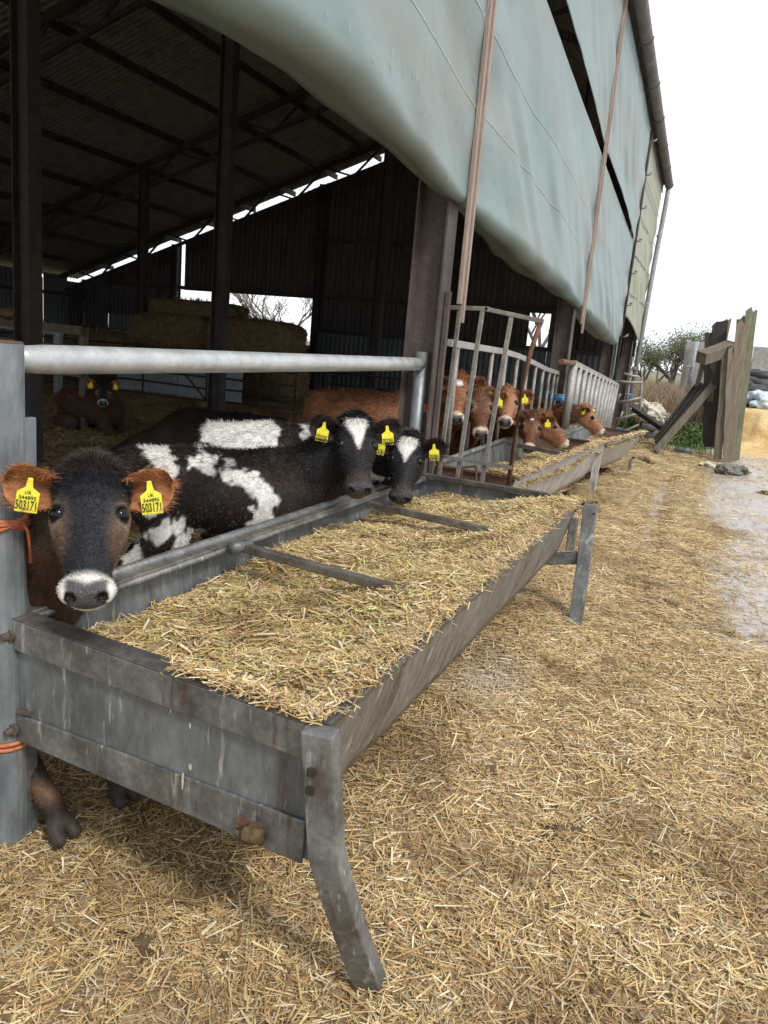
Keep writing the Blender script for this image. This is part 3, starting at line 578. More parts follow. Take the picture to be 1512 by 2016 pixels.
# legs
mb = MB(); sweep_rect(mb, [(-.668, 1.475, .742), (-.628, 1.475, .44), (-.612, 1.482, .38), (-.575, 1.55, .18), (-.540, 1.61, .015)], .076, .056, (1, .12, 0), (-.1, 1, 0)); lg = mb.build('leg', 'galv', t1, bevel=.004)
for z in (.655, .61): MB().box((-.665, 1.436, z), (.018, .01, .018)).build('bolt_hole', 'tag_ink', lg)
mb = MB(); sweep_rect(mb, [atY(4.93, 1163, 993), atY(4.80, 1148, 1120), atY(4.70, 1129, 1250)], .082, .05, (1, .05, 0), (0, 1, 0)); lg = mb.build('leg', 'galv', t1, bevel=.004)
for px, py in ((1168, 1013), (1164, 1033)):
    MB().box(atY(4.893, px, py), (.02, .01, .02)).build('bolt_hole', 'tag_ink', lg)
MB().beam(atY(4.84, 1075, 1100), atY(4.84, 1142, 1098), .04, .075).build('leg_bracket', 'galv', t1, bevel=.004)
MB().beam(atY(4.84, 1130, 1020), atY(4.84, 1122, 1082), .05, .05).build('leg_gusset', 'galv', t1, bevel=.004)
for p in (NL, FL): MB().box((p[0]+.03, p[1]+.03, .34), (.06, .06, .70)).build('leg', 'galv', t1, bevel=.003)
# --- feed in a trough: lumpy bed plus loose pieces
def feed(name, label, NR, FR, NL, FL, n, lv, mid, spill=.06, wsc=1.0, seed=0):
    NR, FR, NL, FL = [np.asarray(q, float) for q in (NR, FR, NL, FL)]; nu, nv = 40, 110
    def surf(u, v):
        p = (NL*(1-u)[:, None]+NR*u[:, None])*(1-v)[:, None]+(FL*(1-u)[:, None]+FR*u[:, None])*v[:, None]
        h = lv+.07*(fbm(p[:, 0]*2.2, p[:, 1]*2.2, 0, 61+seed, 3)-.5)*2+.10*sstep(.45, .97, u)-.04*sstep(.3, .0, u)-.03*sstep(.85, 1, v)
        h = h+.02*(fbm(p[:, 0]*9, p[:, 1]*9, 0, 71, 2)-.5)
        lim = np.where(u > .90, .045, .012); h = np.minimum(h, lim); h = np.where(u < .06, np.minimum(h, -.04), h); h = np.where((v < .03) & (u < .72), np.minimum(h, -.012), h); h = np.where((v > .97), np.minimum(h, -.05), h)
        p[:, 2] += h; return p
    U, Vv = np.meshgrid(np.linspace(.03, 1.012, nu), np.linspace(.008, .99, nv)); P_ = surf(U.ravel(), Vv.ravel())
    ii, jj = np.meshgrid(np.arange(nu-1), np.arange(nv-1)); a = (jj*nu+ii).ravel()
    base = fast_mesh(name, P_, np.stack([a, a+1, a+1+nu, a+nu], 1), 'straw_bed', smooth=True); tag(base, label, 'feed', kind='stuff')
    u = np.clip(.035+.985*rng.random(n), 0, 1.015); v = .008+.984*rng.random(n); P2 = surf(u, v); P2[:, 2] += .004+.016*rng.random(n)**1.5
    l = lens(n, .012, mid, .11); l = np.where(u > .97, np.minimum(l, .05), l)
    c = straw_cols(n, P2[:, 0]*1.6, P2[:, 1]*1.6, green=.22); w = np.clip(l*.085, .002, .006)*(.7+.6*rng.random(n))*wsc
    straw_object('straw_pieces', P2, l, w, c, .22, parent=base)
    m_ = n//6; v = .004+.99*rng.random(m_); amt = .35+.65*fbm(v*9, 0*v, 0, 77+seed, 2); keep = rng.random(m_) < amt; v = v[keep]; m_ = len(v); P3 = lerp(NR, FR, 0)[None]*(1-v)[:, None]+FR[None]*v[:, None]; P3 = P3+np.stack([rng.normal(-.012, .026, m_), 0*v, .018+.026*rng.random(m_)], 1)
    l = lens(m_, .012, mid*.85, .06); straw_object('rim_straw', P3, l, np.clip(l*.085, .002, .006)*wsc, straw_cols(m_, P3[:, 0]*2, P3[:, 1]*2), .3, parent=base)
    m_ = n//40; u = 1-.42*rng.random(m_)**1.8; P3 = NL[None]*(1-u)[:, None]+NR[None]*u[:, None]+np.stack([0*u, rng.normal(.015, .02, m_), .016+.02*rng.random(m_)], 1)
    l = lens(m_, .012, mid*.85, .06); straw_object('rim_straw', P3, l, np.clip(l*.085, .002, .006)*wsc, straw_cols(m_, P3[:, 0]*2, P3[:, 1]*2), .3, parent=base); return base
feed('straw_feed', 'chopped straw feed heaped in the foreground trough', NR, FR, NL, FL, 62000, -.095, .0225)
# --- second trough
n2 = [np.array(q) for q in ((-1.11, 5.56, .74), (-.89, 9.12, .74), (-1.74, 5.66, .745), (-1.76, 9.2, .745))]
t2, B2, ac2, al2, _ = trough('feed_trough', 'second feed trough with a whitish streaked front behind the leaning bar panel', *n2, .42, .17, ('trough_white', 'trough_panel', 'trough_end_rust'), 1)
MB().beam(n2[0], n2[1], .055, .02).build('front_rail', 'rim_worn', t2, bevel=.004); MB().beam(n2[0], n2[2], .04, .02).build('end_rail', 'rust', t2, bevel=.004)
MB().beam(n2[1], n2[3], .04, .02).build('end_rail', 'rim_dark', t2, bevel=.004); MB().tube([n2[2]+Z*.02, n2[3]+Z*.02], .025, 8).build('back_rail', 'galv', t2, smooth=True)
MB().beam(atZ(.76, 1000, 873), atZ(.76, 1105, 893), .045, .04).build('cross_bar', 'rim_worn', t2, bevel=.005)
MB().beam(n2[1]-ac2*.03-Z*.02, n2[1]-ac2*.05-Z*.62, .05, .08, (1, 0, 0)).build('leg', 'trough_white', t2, bevel=.004); MB().beam(n2[0]-ac2*.08-Z*.1, n2[0]-ac2*.08-Z*.74, .09, .05, (1, 0, 0)).build('leg', 'galv', t2, bevel=.004)
for p in (n2[2], n2[3]): MB().box((p[0]+.02, p[1], .36), (.05, .05, .72)).build('leg', 'galv', t2)
mb = MB(); a_ = atY(5.5, 915, 925); 
for p, q in (((910, 920), (938, 918)), ((910, 920), (908, 942)), ((938, 918), (937, 945))): mb.tube([atY(5.53, *p), atY(5.53, *q)], .008, 6)
mb.build('handle', 'rust', t2)
feed('straw_feed', 'chopped straw feed lying low in the second trough', *n2, 16000, -.20, .036, wsc=1.4, seed=3)
n3 = [np.array(q) for q in ((-.93, 9.85, .66), (-.62, 12.4, .66), (-1.5, 9.8, .66), (-1.45, 12.5, .66))]
t3, B3, ac3, al3, _ = trough('feed_trough', 'farthest feed trough with a rusty near end and chipped front', *n3, .45, .30, ('trough_white', 'trough_panel', 'trough_end_rust'), 1)
MB().beam(n3[0], n3[1], .05, .02).build('front_rail', 'rim_worn', t3); MB().beam(n3[0], n3[2], .04, .02).build('end_rail', 'rim_dark', t3); MB().tube([n3[2]+Z*.02, n3[3]+Z*.02], .022, 8).build('back_rail', 'galv', t3); MB().beam(n3[1], n3[3], .04, .02).build('end_rail', 'rim_dark', t3)
for p in n3: MB().box((p[0]*.75-.3, p[1], .1), (.05, .05, .28)).build('leg', 'galv', t3)
feed('straw_feed', 'pale straw feed on the lip of the farthest trough', *n3, 4000, -.14, .06, wsc=2.2, seed=5)
# ================================================================== pipe barrier by the near trough
pb = thing('pipe_barrier', 'galvanised pipe rail on two round posts behind the foreground trough', 'barrier')
P1 = np.array([-1.80, 1.645, 0]); zt = atX(-1.8, 25, 675)[2]
MB().tube([P1+Z*-.05, P1+Z*zt], .063, 20).build('post', 'galv_post', pb, smooth=False)
MB().tube([P1+Z*(zt+.001), P1+Z*(zt+.006)], [.063, .057], 20).build('post_cap', 'rust', pb)
MB().box(P1+np.array([.012, .085, .66]), (.02, .045, 1.30)).build('side_plate', 'galv_post', pb, bevel=.003)
MB().box(P1+np.array([-.03, -.075, .20]), (.09, .02, .62)).build('foot_plate', 'galv', pb, bevel=.003)
P2_ = np.array([-1.80, 5.22, 0]); MB().tube([P2_, P2_+Z*1.585], .05, 16).build('post', 'galv_post', pb, smooth=True)
pa, pb_ = P1+np.array([0, .05, 1.475]), P2_+np.array([0, -.04, 1.50])
vs = [lerp(pa, pb_, s) for s in (0, .012, .03, .06, .2, .4, .6, .8, 1)]; MB().tube(vs, [.034, .039, .043, .044, .044, .044, .044, .044, .044], 18).build('rail', 'galv_bright', pb, smooth=True)
# ================================================================== feed gates
g1 = thing('bar_panel', 'leaning rusty steel bar panel closing the end of the second trough', 'gate')
YG = 5.43
MB().beam(atY(YG, 833, 604), atY(YG, 962, 608), .035, .03).build('top_rail', 'feed_gate', g1, bevel=.003); MB().beam(atY(YG, 955, 608), atY(YG, 1070, 633), .035, .03).build('top_rail', 'feed_gate', g1, bevel=.003)
for pts in [((866, 612), (853, 800), (834, 872)), ((905, 610), (864, 938)), ((950, 610), (900, 942)), ((1007, 622), (948, 952))]:
    mb = MB(); sweep_rect(mb, [atY(YG, *p) for p in pts], .030, .026, (1, 0, 0), (0, 1, 0)); mb.build('bar', 'feed_gate', g1, bevel=.003)
MB().tube([atY(YG, 1065, 634), atY(YG, 1045, 690), atY(YG, 1028, 760), atY(YG, 1015, 860), atY(YG, 1000, 961)], .017, 8).build('bar', 'rust', g1, smooth=True)
MB().beam(atY(YG-.02, 873, 899), atY(YG-.02, 1007, 921), .02, .025).build('cross_rail', 'feed_gate', g1)
g2 = thing('feed_fence', 'vertical bar feed fence with a bent top rail behind the second trough', 'fence')
tp = [(885, 675), (990, 692), (1020, 701), (1045, 712), (1075, 727), (1100, 735)]; tpp = [atX(-1.8, *p) for p in tp]
for a_, b_ in zip(tpp[:-1], tpp[1:]): MB().beam(a_, b_+(b_-a_)*.01, .04, .055).build('top_rail', 'feed_gate_pale', g2, bevel=.003)
ty = [p[1] for p in tpp]; tz = [p[2] for p in tpp]
for y in (6.05, 6.62, 7.19, 7.75, 8.30, 8.85, 9.36, 9.86, 10.32, 10.72, 11.02): MB().tube([(-1.8, y, .62), (-1.8, y, float(np.interp(y, ty, tz))-.02)], .021, 8).build('bar', 'feed_gate', g2, smooth=True)
MB().beam((-1.8, 5.85, .66), (-1.8, 11.05, .64), .04, .05).build('bottom_rail', 'feed_gate', g2)
g3 = thing('feed_fence', 'pale slanted bar feed fence behind the farthest trough', 'fence')
a3, b3 = atX(-1.55, 1130, 715), atX(-1.55, 1215, 757); a4, b4 = atX(-1.55, 1112, 842), atX(-1.55, 1198, 842)
MB().beam(a3, b3, .05, .07).build('top_rail', 'feed_gate_pale', g3, bevel=.003); MB().beam(a4, b4, .05, .06).build('bottom_rail', 'feed_gate_pale', g3, bevel=.003)
for k in range(12):
    s = k/11; MB().tube([lerp(a3, b3, s), lerp(a4, b4, s)], .045 if k else .055, 8).build('bar', 'feed_gate_pale', g3, smooth=True)
MB().tube([atX(-1.55, 1105, 712), atX(-1.55, 1133, 716)], .035, 10).build('hinge_tube', 'rust', g3)
g4 = thing('tube_gate', 'bent tubular gate tied with blue twine beside the downpipe', 'gate')
for p, q in (((1213, 750), (1264, 753)), ((1212, 792), (1262, 783)), ((1210, 826), (1262, 812)), ((1212, 854), (1258, 836)), ((1228, 735), (1258, 742))):
    MB().tube([atY(17.2, *p), (atY(17.2, *p)+atY(17.2, *q))/2+np.array([0, 0, -.012]), atY(17.2, *q)], .026, 8).build('rail', 'feed_gate_pale', g4, smooth=True)
for p, q in (((1264, 742), (1257, 855)), ((1240, 740), (1228, 858)), ((1226, 810), (1212, 845)), ((1222, 775), (1210, 795))):
    MB().tube([atY(17.22, *p), atY(17.22, *q)], .024, 8).build('upright', 'feed_gate', g4, smooth=True)
# ================================================================== twine
def coil(name, label, m, c, r, turns, h, tilt=.2, tails=3, rr=.007, sq=1.0):
    t = thing(name, label, 'twine')
    for k in range(turns):
        a0 = random.random()*6; z = h*(k/(max(1, turns-1))-.5); ph = random.uniform(-tilt, tilt)
        pts = [(c[0]+(r+.003*(k % 3))*math.cos(a+a0)*sq, c[1]+(r+.003*(k % 3))*math.sin(a+a0), c[2]+z+ph*r*math.cos(a)) for a in np.linspace(0, 2*math.pi, 25)]
        MB().tube(pts, rr, 5, cap=False).build('loop', m, t, smooth=True)
    for k in range(tails):
        a = random.uniform(-1.4, .2); s = np.array([c[0]+r*math.cos(a), c[1]+r*math.sin(a), c[2]]); L1 = random.uniform(.06, .16)
        MB().tube([s, s+np.array([.03*math.cos(a), .03*math.sin(a)-.01, -.02]), s+np.array([.03*math.cos(a)+random.uniform(-.03, .04), .03*math.sin(a), -L1])], rr*.9, 5).build('tail', m, t, smooth=True)
    return t
coil('baler_twine', 'orange twine bundle wrapped round the near pipe post', 'twine_orange', (-1.80, 1.645, atX(-1.8, 20, 1018)[2]), .066, 7, .05, .5, 2)
coil('baler_twine', 'orange twine tied low round the near pipe post', 'twine_orange', (-1.80, 1.645, .33), .066, 2, .015, .1, 0)
coil('baler_twine', 'frayed orange twine knotted round the far post and bar panel', 'twine_orange', (-1.79, 5.30, atX(-1.8, 845, 797)[2]), .085, 4, .03, .35, 4, .006)
coil('baler_twine', 'blue twine lashing the feed fence to the second column', 'twine_blue', (-1.74, 10.95, atX(-1.74, 1105, 780)[2]), .16, 5, .07, .1, 3, .014)
coil('baler_twine', 'blue twine knot high on the tubular gate', 'twine_blue', atY(17.15, 1238, 778), .06, 3, .04, .6, 1, .011)
coil('baler_twine', 'blue twine at the bottom corner of the tubular gate', 'twine_blue', atY(17.15, 1221, 848), .08, 3, .06, .6, 1, .014)
# ================================================================== inside the barn: bales, gates, panels
def bale(label, c, size, seed, rot=0.0):
    sx, sy, sz = size; n = 14; vs = []; fs = []; idx = {}
    import itertools
    def rb(d): 
        d = np.asarray(d, float); q = np.abs(d)**5; return d/(q.sum()**(1/5))
    nn = 18
    for i in range(nn+1):
        for j in range(2*nn):
            a = math.pi*i/nn; b = 2*math.pi*j/(2*nn); d = rb((math.sin(a)*math.cos(b), math.sin(a)*math.sin(b), math.cos(a))); vs.append(d)
    d = np.array(vs); k = 1+.07*(fbm(d[:, 0]*4+seed, d[:, 1]*4, d[:, 2]*4, seed, 3)-.5)*2
    v = d*k[:, None]*np.array([sx/2, sy/2, sz/2]); fs = [(i*2*nn+j, i*2*nn+(j+1) % (2*nn), (i+1)*2*nn+(j+1) % (2*nn), (i+1)*2*nn+j) for i in range(nn) for j in range(2*nn)]
    o = fast_mesh('straw_bale', v, np.array(fs), 'bale', smooth=True); o.location = c; o.rotation_euler[2] = rot; tag(o, label, 'bale', 'straw bales stacked in the barn')
    m_ = 900; ix = rng.integers(0, len(v), m_); P_ = v[ix]*(1.01+.03*rng.random((m_, 1))); L_ = .08+.14*rng.random(m_); th = rng.normal(0, 1, (m_, 3)); 
    so = straw_object('straw_wisps', P_, L_, .006+.006*rng.random(m_), straw_cols(m_, P_[:, 0], P_[:, 1], dark=.2)*.8, .9, parent=o); return o
bale('big straw bale at the right end of the upper stack under the gable window', (-10.35, 17.2, 1.50), (2.5, 1.3, .95), 1)
bale('big straw bale under the right end of the stack', (-9.95, 17.25, .52), (1.9, 1.3, 1.02), 2)
bale('big straw bale in the left half of the upper stack', (-12.75, 17.3, 1.5), (2.35, 1.3, .95), 3)
bale('big straw bale under the left half of the stack', (-12.3, 17.3, .52), (2.5, 1.3, 1.02), 4)
bale('low rounded bale lying on top of the stack', (-12.2, 17.4, 2.1), (2.6, 1.2, .45), 5)
bale('dark low bale left of the stack by the back wall', (-15.3, 17.8, .7), (2.6, 1.5, 1.3), 6)
def tubegate(label, x0, x1, y, z0, z1, bars=5, m='barn_dark_steel', brace=True, r=.022):
    t = thing('cattle_gate', label, 'gate', group='gates inside the barn')
    for k in range(bars):
        z = z0+(z1-z0)*k/(bars-1); mid = .03*math.sin(k*2.1)
        MB().tube([(x0, y, z), ((x0+x1)/2, y, z+mid), (x1, y, z)], r, 8).build('rail', m, t, smooth=True)
    for x in (x0, (x0+x1)/2, x1): MB().tube([(x, y, z0), (x, y, z1)], r, 8).build('upright', m, t, smooth=True)
    if brace:
        MB().tube([(x0, y+.03, z0), (lerp([x0], [x1], .35)[0], y+.03, z1)], r, 8).build('brace', m, t); MB().tube([(x1, y+.03, z0), (lerp([x0], [x1], .65)[0], y+.03, z1)], r, 8).build('brace', m, t)
tubegate('dark tubular gate in front of the pale panels at the back', -13.1, -9.75, 14.3, .12, 1.15)
tubegate('short dark gate behind the inner post', -9.4, -7.6, 14.3, .15, 1.15, 5, brace=False)
tubegate('dark gate between the bales and the front column', -7.3, -3.6, 15.2, .25, 1.2, 5, brace=False)
tubegate('narrow dark gate beside the left inner post', -15.6, -13.3, 14.3, .12, 1.15, 4, brace=False)
wp = thing('pale_panel_wall', 'pale blue white sheet panels behind the tubular gate', 'panel')
for k in range(4):
    MB().box((-12.3+k*.86, 15.0, .45), (.845, .03, 1.15)).build('panel', 'white_panel', wp, bevel=.004)
pw = thing('rail_and_post', 'pale rail on a short post at the far left of the barn', 'rail')
MB().tube([(-14.2, 12.6, 1.32), (-12.2, 12.6, 1.30), (-12.1, 12.6, 1.26)], .05, 8).build('rail', 'white_panel', pw); MB().box((-12.2, 12.6, .65), (.14, .1, 1.25)).build('post', 'white_panel', pw)
lump('dusty_sack', (-9.3, 8.75, 1.6), .25, 'bale', 12, .35, None, .3, 12); o = bpy.context.scene.objects['dusty_sack']; tag(o, 'brown sack lying on the hurdle at the far left', 'sack')
hb = thing('hurdle', 'brown timber hurdle behind the left pipe post', 'hurdle')
for z in (.9, 1.2, 1.48): MB().beam((-10.2, 8.8, z), (-8.0, 8.7, z-.03), .05, .12).build('board', 'old_wood', hb)
for x in (-10.1, -8.1): MB().box((x, 8.85, .75), (.1, .08, 1.5)).build('post', 'old_wood', hb)
# ================================================================== timber bulkhead and fallen boards at the right
bk = thing('timber_bulkhead', 'tall ragged bulkhead of leaning weathered planks by the wet yard', 'bulkhead')
def plank(p, q, w, th, m, y0, y1, nm='plank', par=bk, side=(1, 0, 0)):
    a_, b_ = atY(y0, *p), atY(y1, *q); d = (b_-a_)/np.linalg.norm(b_-a_); s = np.asarray(side, float); s = s-d*(s@d); s /= np.linalg.norm(s)
    if nm != 'plank':
        mb = MB(); sweep_rect(mb, [a_, lerp(a_, b_, .5)+s*.006, b_], w, th, s, np.cross(d, s)); return mb.build(nm, m, par, bevel=.006)
    nrm_ = np.cross(d, s); L5 = np.linalg.norm(b_-a_); lf = []; rt = []
    for k5 in range(7): 
        f5 = k5/6; lf.append(a_+d*L5*f5-s*(w/2+random.uniform(-.012, .008))); rt.append(a_+d*L5*f5+s*(w/2+random.uniform(-.012, .008)))
    top5 = [b_+s*w*q5+d*random.uniform(-.02, .09) for q5 in (.28, .12, -.05, -.22)]; rt[-1] = rt[-1]+d*random.uniform(.0, .12)
    o5 = MB().prism(lf[::-1][::-1]+[], nrm_*th) if False else None
    return MB().prism(rt+top5+lf[::-1], nrm_*th).build(nm, m, par, bevel=.004)
plank((1432, 912), (1462, 640), .20, .07, 'old_wood_pale', 16.2, 16.25)
plank((1412, 905), (1432, 690), .16, .12, 'old_wood', 16.05, 16.1)
plank((1444, 905), (1480, 612), .22, .06, 'green_wood', 16.55, 16.6)
plank((1440, 905), (1462, 628), .20, .06, 'green_wood', 16.7, 16.7)
plank((1400, 880), (1417, 640), .28, .06, 'black_wood', 16.9, 16.9)
plank((1392, 872), (1399, 655), .20, .06, 'old_wood', 17.0, 17.0)
plank((1393, 800), (1425, 636), .26, .05, 'green_wood', 17.1, 17.1)
plank((1428, 915), (1438, 690), .10, .16, 'old_wood_pale', 16.0, 16.05)
plank((1380, 705), (1440, 683), .22, .22, 'old_wood', 15.75, 16.4, 'rail')
plank((1385, 715), (1412, 757), .10, .05, 'black_wood', 16.3, 16.3, 'brace')
for p, q in (((1372, 762), (1386, 700)), ((1404, 700), (1398, 790))): plank(p, q, .09, .05, 'old_wood', 16.6, 16.6, 'brace')
fb = thing('fallen_fence_panel', 'dark fence boards fallen diagonally against the bulkhead', 'fence panel')
for k, (p, q) in enumerate((((1292, 868), (1372, 762)), ((1293, 875), (1384, 758)), ((1297, 880), (1394, 757)), ((1290, 888), (1405, 757)))):
    plank(p, q, .045, .15, 'black_wood' if k < 3 else 'old_wood', 15.7+.10*(3-k), 16.35+.1*(3-k), 'board', fb, (.7, 0, .7))
sb = thing('steel_channel', 'black steel channel lying from the gate to the fallen boards', 'beam')
MB().beam(atY(16.9, 1245, 800), atY(16.5, 1308, 842), .16, .03).build('web', 'black_wood', sb); MB().beam(atY(16.9, 1245, 804), atY(16.5, 1308, 848), .03, .10).build('flange', 'black_wood', sb)
for k, (p, q) in enumerate((((1265, 838), (1305, 846)), ((1268, 858), (1306, 856)))):
    o = MB().tube([atY(17.0, *p), atY(16.9, *q)], .055, 12).build('plastic_pipe', 'grey_pipe', None, smooth=True); tag(o, ['upper grey plastic pipe lying under the black channel', 'lower grey plastic pipe lying near the third trough'][k], 'pipe', 'pipes on the ground')
o = MB().tube([atZ(.06, 1330, 885), atZ(.06, 1360, 889)], .05, 10).build('plastic_pipe', 'grey_pipe', None, smooth=True); tag(o, 'short grey pipe offcut in front of the green weeds', 'pipe', 'pipes on the ground')
def rock(label, c, r, m, seed, flat=.6):
    o = lump('stone', c, r, m, seed, flat, None, .75, 14); o.data.polygons.foreach_set('use_smooth', [False]*len(o.data.polygons)); tag(o, label, 'stone', 'loose stones')
rock('larger grey green stone at the foot of the bulkhead', atZ(.06, 1432, 926), .19, 'stone', 3, .62); rock('smaller grey stone just right of the larger one', atZ(.05, 1456, 928), .15, 'stone', 8, .6)
rock('flat pale stone under the bulkhead corner', atZ(.03, 1395, 915), .13, 'pale_stone', 14, .4)
for k, (p, r, lab) in enumerate((((1277, 808), .30, 'big pale limestone block behind the tubular gate'), ((1297, 820), .20, 'pale limestone block right of the big one'), ((1263, 810), .22, 'pale block partly behind the gate'), ((1312, 824), .18, 'small mossy block at the right of the rubble'))):
    rock(lab, atY(19.5, *p), r, 'pale_stone' if k < 3 else 'stone', 20+k, .8)
# silage clamp: concrete panels, black sheet with tyres, blue sheet, heap of shavings
cw = thing('concrete_wall', 'grey concrete panel wall at the back of the silage clamp', 'wall')
for k in range(9): MB().box((.22+k*1.06-.26, 29, 1.32), (1.04, .18, 2.64+.02*(k % 2))).build('panel', 'concrete', cw, bevel=.015)
wpn = thing('white_pole', 'thin white pole leaning at the left end of the concrete wall', 'pole')
MB().tube([atY(28.7, 1353, 778), atY(28.7, 1372, 672)], .075, 8).build('shaft', 'downpipe', wpn, smooth=True); MB().tube([atY(28.6, 1352, 722), atY(28.6, 1364, 722)], .03, 6).build('bracket', 'downpipe', wpn)
def clamp_z(x, y): return .95+.105*(y-21.2)+.28*(fbm(x*.9, y*.9, 0, 81, 3)-.5)
gx_ = np.linspace(.3, 9, 50); gy_ = np.linspace(21.0, 28.9, 50); A, Bq = np.meshgrid(gx_, gy_); Vq = np.stack([A.ravel(), Bq.ravel(), clamp_z(A, Bq).ravel()], 1)
edge = (Bq.ravel() < 21.1) | (A.ravel() < .4); Vq[edge, 2] = 0
ii, jj = np.meshgrid(np.arange(49), np.arange(49)); a = (jj*50+ii).ravel()
o = fast_mesh('silage_sheet', Vq, np.stack([a, a+1, a+51, a+50], 1), 'silage_sheet', smooth=True); tag(o, 'crumpled dark plastic silage sheet weighed down with tyres', 'plastic sheet')
def torus(R, r, n=22, k=10):
    v = []; f = []
    for i in range(n):
        for j in range(k):
            a, b = 2*math.pi*i/n, 2*math.pi*j/k; rr = R+r*math.cos(b); v.append((rr*math.cos(a), rr*math.sin(a), 1.15*r*math.sin(b)))
    for i in range(n):
        for j in range(k): f.append((i*k+j, ((i+1) % n)*k+j, ((i+1) % n)*k+(j+1) % k, i*k+(j+1) % k))
    return v, f
tv, tf = torus(.29, .11); tme = None
tyres = [((1462, 775), 21.9, 'nearest tyre left of the blue sheet'), ((1480, 757), 23.0, 'tyre lying flat in the middle of the sheet'), ((1508, 748), 23.5, 'tyre at right edge above the blue sheet'), ((1457, 745), 24.0, 'tyre half hidden by the bulkhead planks'), ((1495, 733), 25.2, 'tyre high on the sheet to the right'), ((1470, 728), 25.8, 'tyre high on the sheet beside the bulkhead'), ((1503, 720), 27.5, 'far tyre under the concrete wall at right'), ((1475, 717), 28.0, 'far tyre under the wall joint'), ((1458, 793), 21.3, 'lowest tyre on the edge of the sheet'), ((1530, 735), 24.6, 'tyre at the frame edge on the sheet'), ((1500, 790), 21.4, 'tyre pressed under the blue sheet')]
for p, y, lab in tyres:
    c = atY(y, *p); c[2] = clamp_z(c[0], y)+.10
    if tme is None:
        o = link_mesh('tyre', tv, tf, 'tyre', None, True); tme = o.data
    else: o = bpy.data.objects.new('tyre', tme); col.objects.link(o)
    o.location = c; o.rotation_euler = (random.uniform(-.2, .3), random.uniform(-.2, .2), random.random()*3); tag(o, lab, 'tyre', 'tyres on the silage sheet')
o = lump('blue_sheet', atY(21.2, 1502, 796), .5, 'blue_sheet', 33, .5, None, .85, 34); tag(o, 'bunched pale blue plastic sheet on top of the shavings heap', 'plastic sheet')
gx_ = np.linspace(.55, 7, 80); gy_ = np.linspace(17.9, 21.4, 60); A, Bq = np.meshgrid(gx_, gy_)
front = sstep(18.9, 19.5, Bq+.5*(fbm(A*1.4, Bq*.8, 0, 91, 3)-.5)*2); toe = sstep(17.9, 19.2, Bq)*.22
hz = (toe+front*(.62+.12*fbm(A*1.1, Bq, 0, 95, 3)))*sstep(.55, .95, A)+.03*fbm(A*5, Bq*5, 0, 99, 2)-.02
Vq = np.stack([A.ravel(), Bq.ravel(), hz.ravel()], 1); ii, jj = np.meshgrid(np.arange(79), np.arange(59)); a = (jj*80+ii).ravel()
o = fast_mesh('shavings_heap', Vq, np.stack([a, a+1, a+81, a+80], 1), 'shavings', smooth=True); tag(o, 'heap of pale orange wood shavings in front of the silage sheet', 'heap', kind='stuff')
# ================================================================== weeds, dry grass, trees
def blades(name, label, cat, m, n, xr, yr, hr, wr, lean, zf=lambda x, y: 0*x, parent=None):
    x = xr[0]+(xr[1]-xr[0])*rng.random(n); y = yr[0]+(yr[1]-yr[0])*rng.random(n); z = zf(x, y); h = hr[0]+(hr[1]-hr[0])*rng.random(n); w = wr*(.6+.8*rng.random(n)); th = rng.random(n)*6.283
    l = lean*rng.normal(0, 1, (n, 2)); b = np.stack([x, y, z], 1); s = np.stack([np.cos(th), np.sin(th), 0*th], 1)*w[:, None]
    m1 = b+np.stack([l[:, 0]*h*.35, l[:, 1]*h*.35, h*.6], 1); tp_ = b+np.stack([l[:, 0]*h, l[:, 1]*h, h], 1)
    Vv = np.stack([b-s, b+s, m1-s*.7, m1+s*.7, tp_-s*.12, tp_+s*.12], 1).reshape(-1, 3); i = np.arange(n)[:, None]*6
    o = fast_mesh(name, Vv, np.concatenate([i+np.array([[0, 1, 3, 2]]), i+np.array([[2, 3, 5, 4]])], 0), m); tag(o, label, cat, kind='stuff'); return o
blades('dry_grass', 'tall dead brown grass behind the barn end', 'grass', 'dry_grass', 30000, (-6, 2.2), (23.5, 37), (.4, 1.3), .010, .42)
def leafclump(name, label, n, c, rad, m, size, cat, kind='stuff'):
    d = rng.normal(0, 1, (n, 3)); d /= np.linalg.norm(d, axis=1)[:, None]; P_ = np.asarray(c)+d*(rng.random((n, 1))**.45)*np.asarray(rad); P_[:, 2] = np.maximum(P_[:, 2], .01)
    o = leaves(name, P_, size, m); tag(o, label, cat, kind=kind); return o
def leaves(name, P_, size, m, parent=None):
    n = len(P_); a = rng.normal(0, 1, (n, 3)); a /= np.linalg.norm(a, axis=1)[:, None]; b = np.cross(a, rng.normal(0, 1, (n, 3))); b /= np.linalg.norm(b, axis=1)[:, None]; s = size*(.6+.8*rng.random((n, 1)))
    Vv = np.stack([P_-a*s, P_+b*s*.45, P_+a*s, P_-b*s*.45], 1).reshape(-1, 3); i = np.arange(n)[:, None]*4; return fast_mesh(name, Vv, i+np.array([[0, 1, 2, 3]]), m, parent=parent)
leafclump('weeds', 'green weeds at the foot of the bulkhead', 800, atZ(.12, 1365, 868), (.55, .5, .42), 'weed', .06, 'weeds'); leafclump('weeds', 'green weeds under the tubular gate', 1200, atZ(.12, 1252, 848)*np.array([1, 1, 1]), (.45, .5, .35), 'weed', .06, 'weeds')
blades('weed_grass', 'straggly green grass between the pipes and the bulkhead', 'grass', 'weed', 260, (-1.0, .5), (16.6, 18.5), (.06, .28), .008, .5)
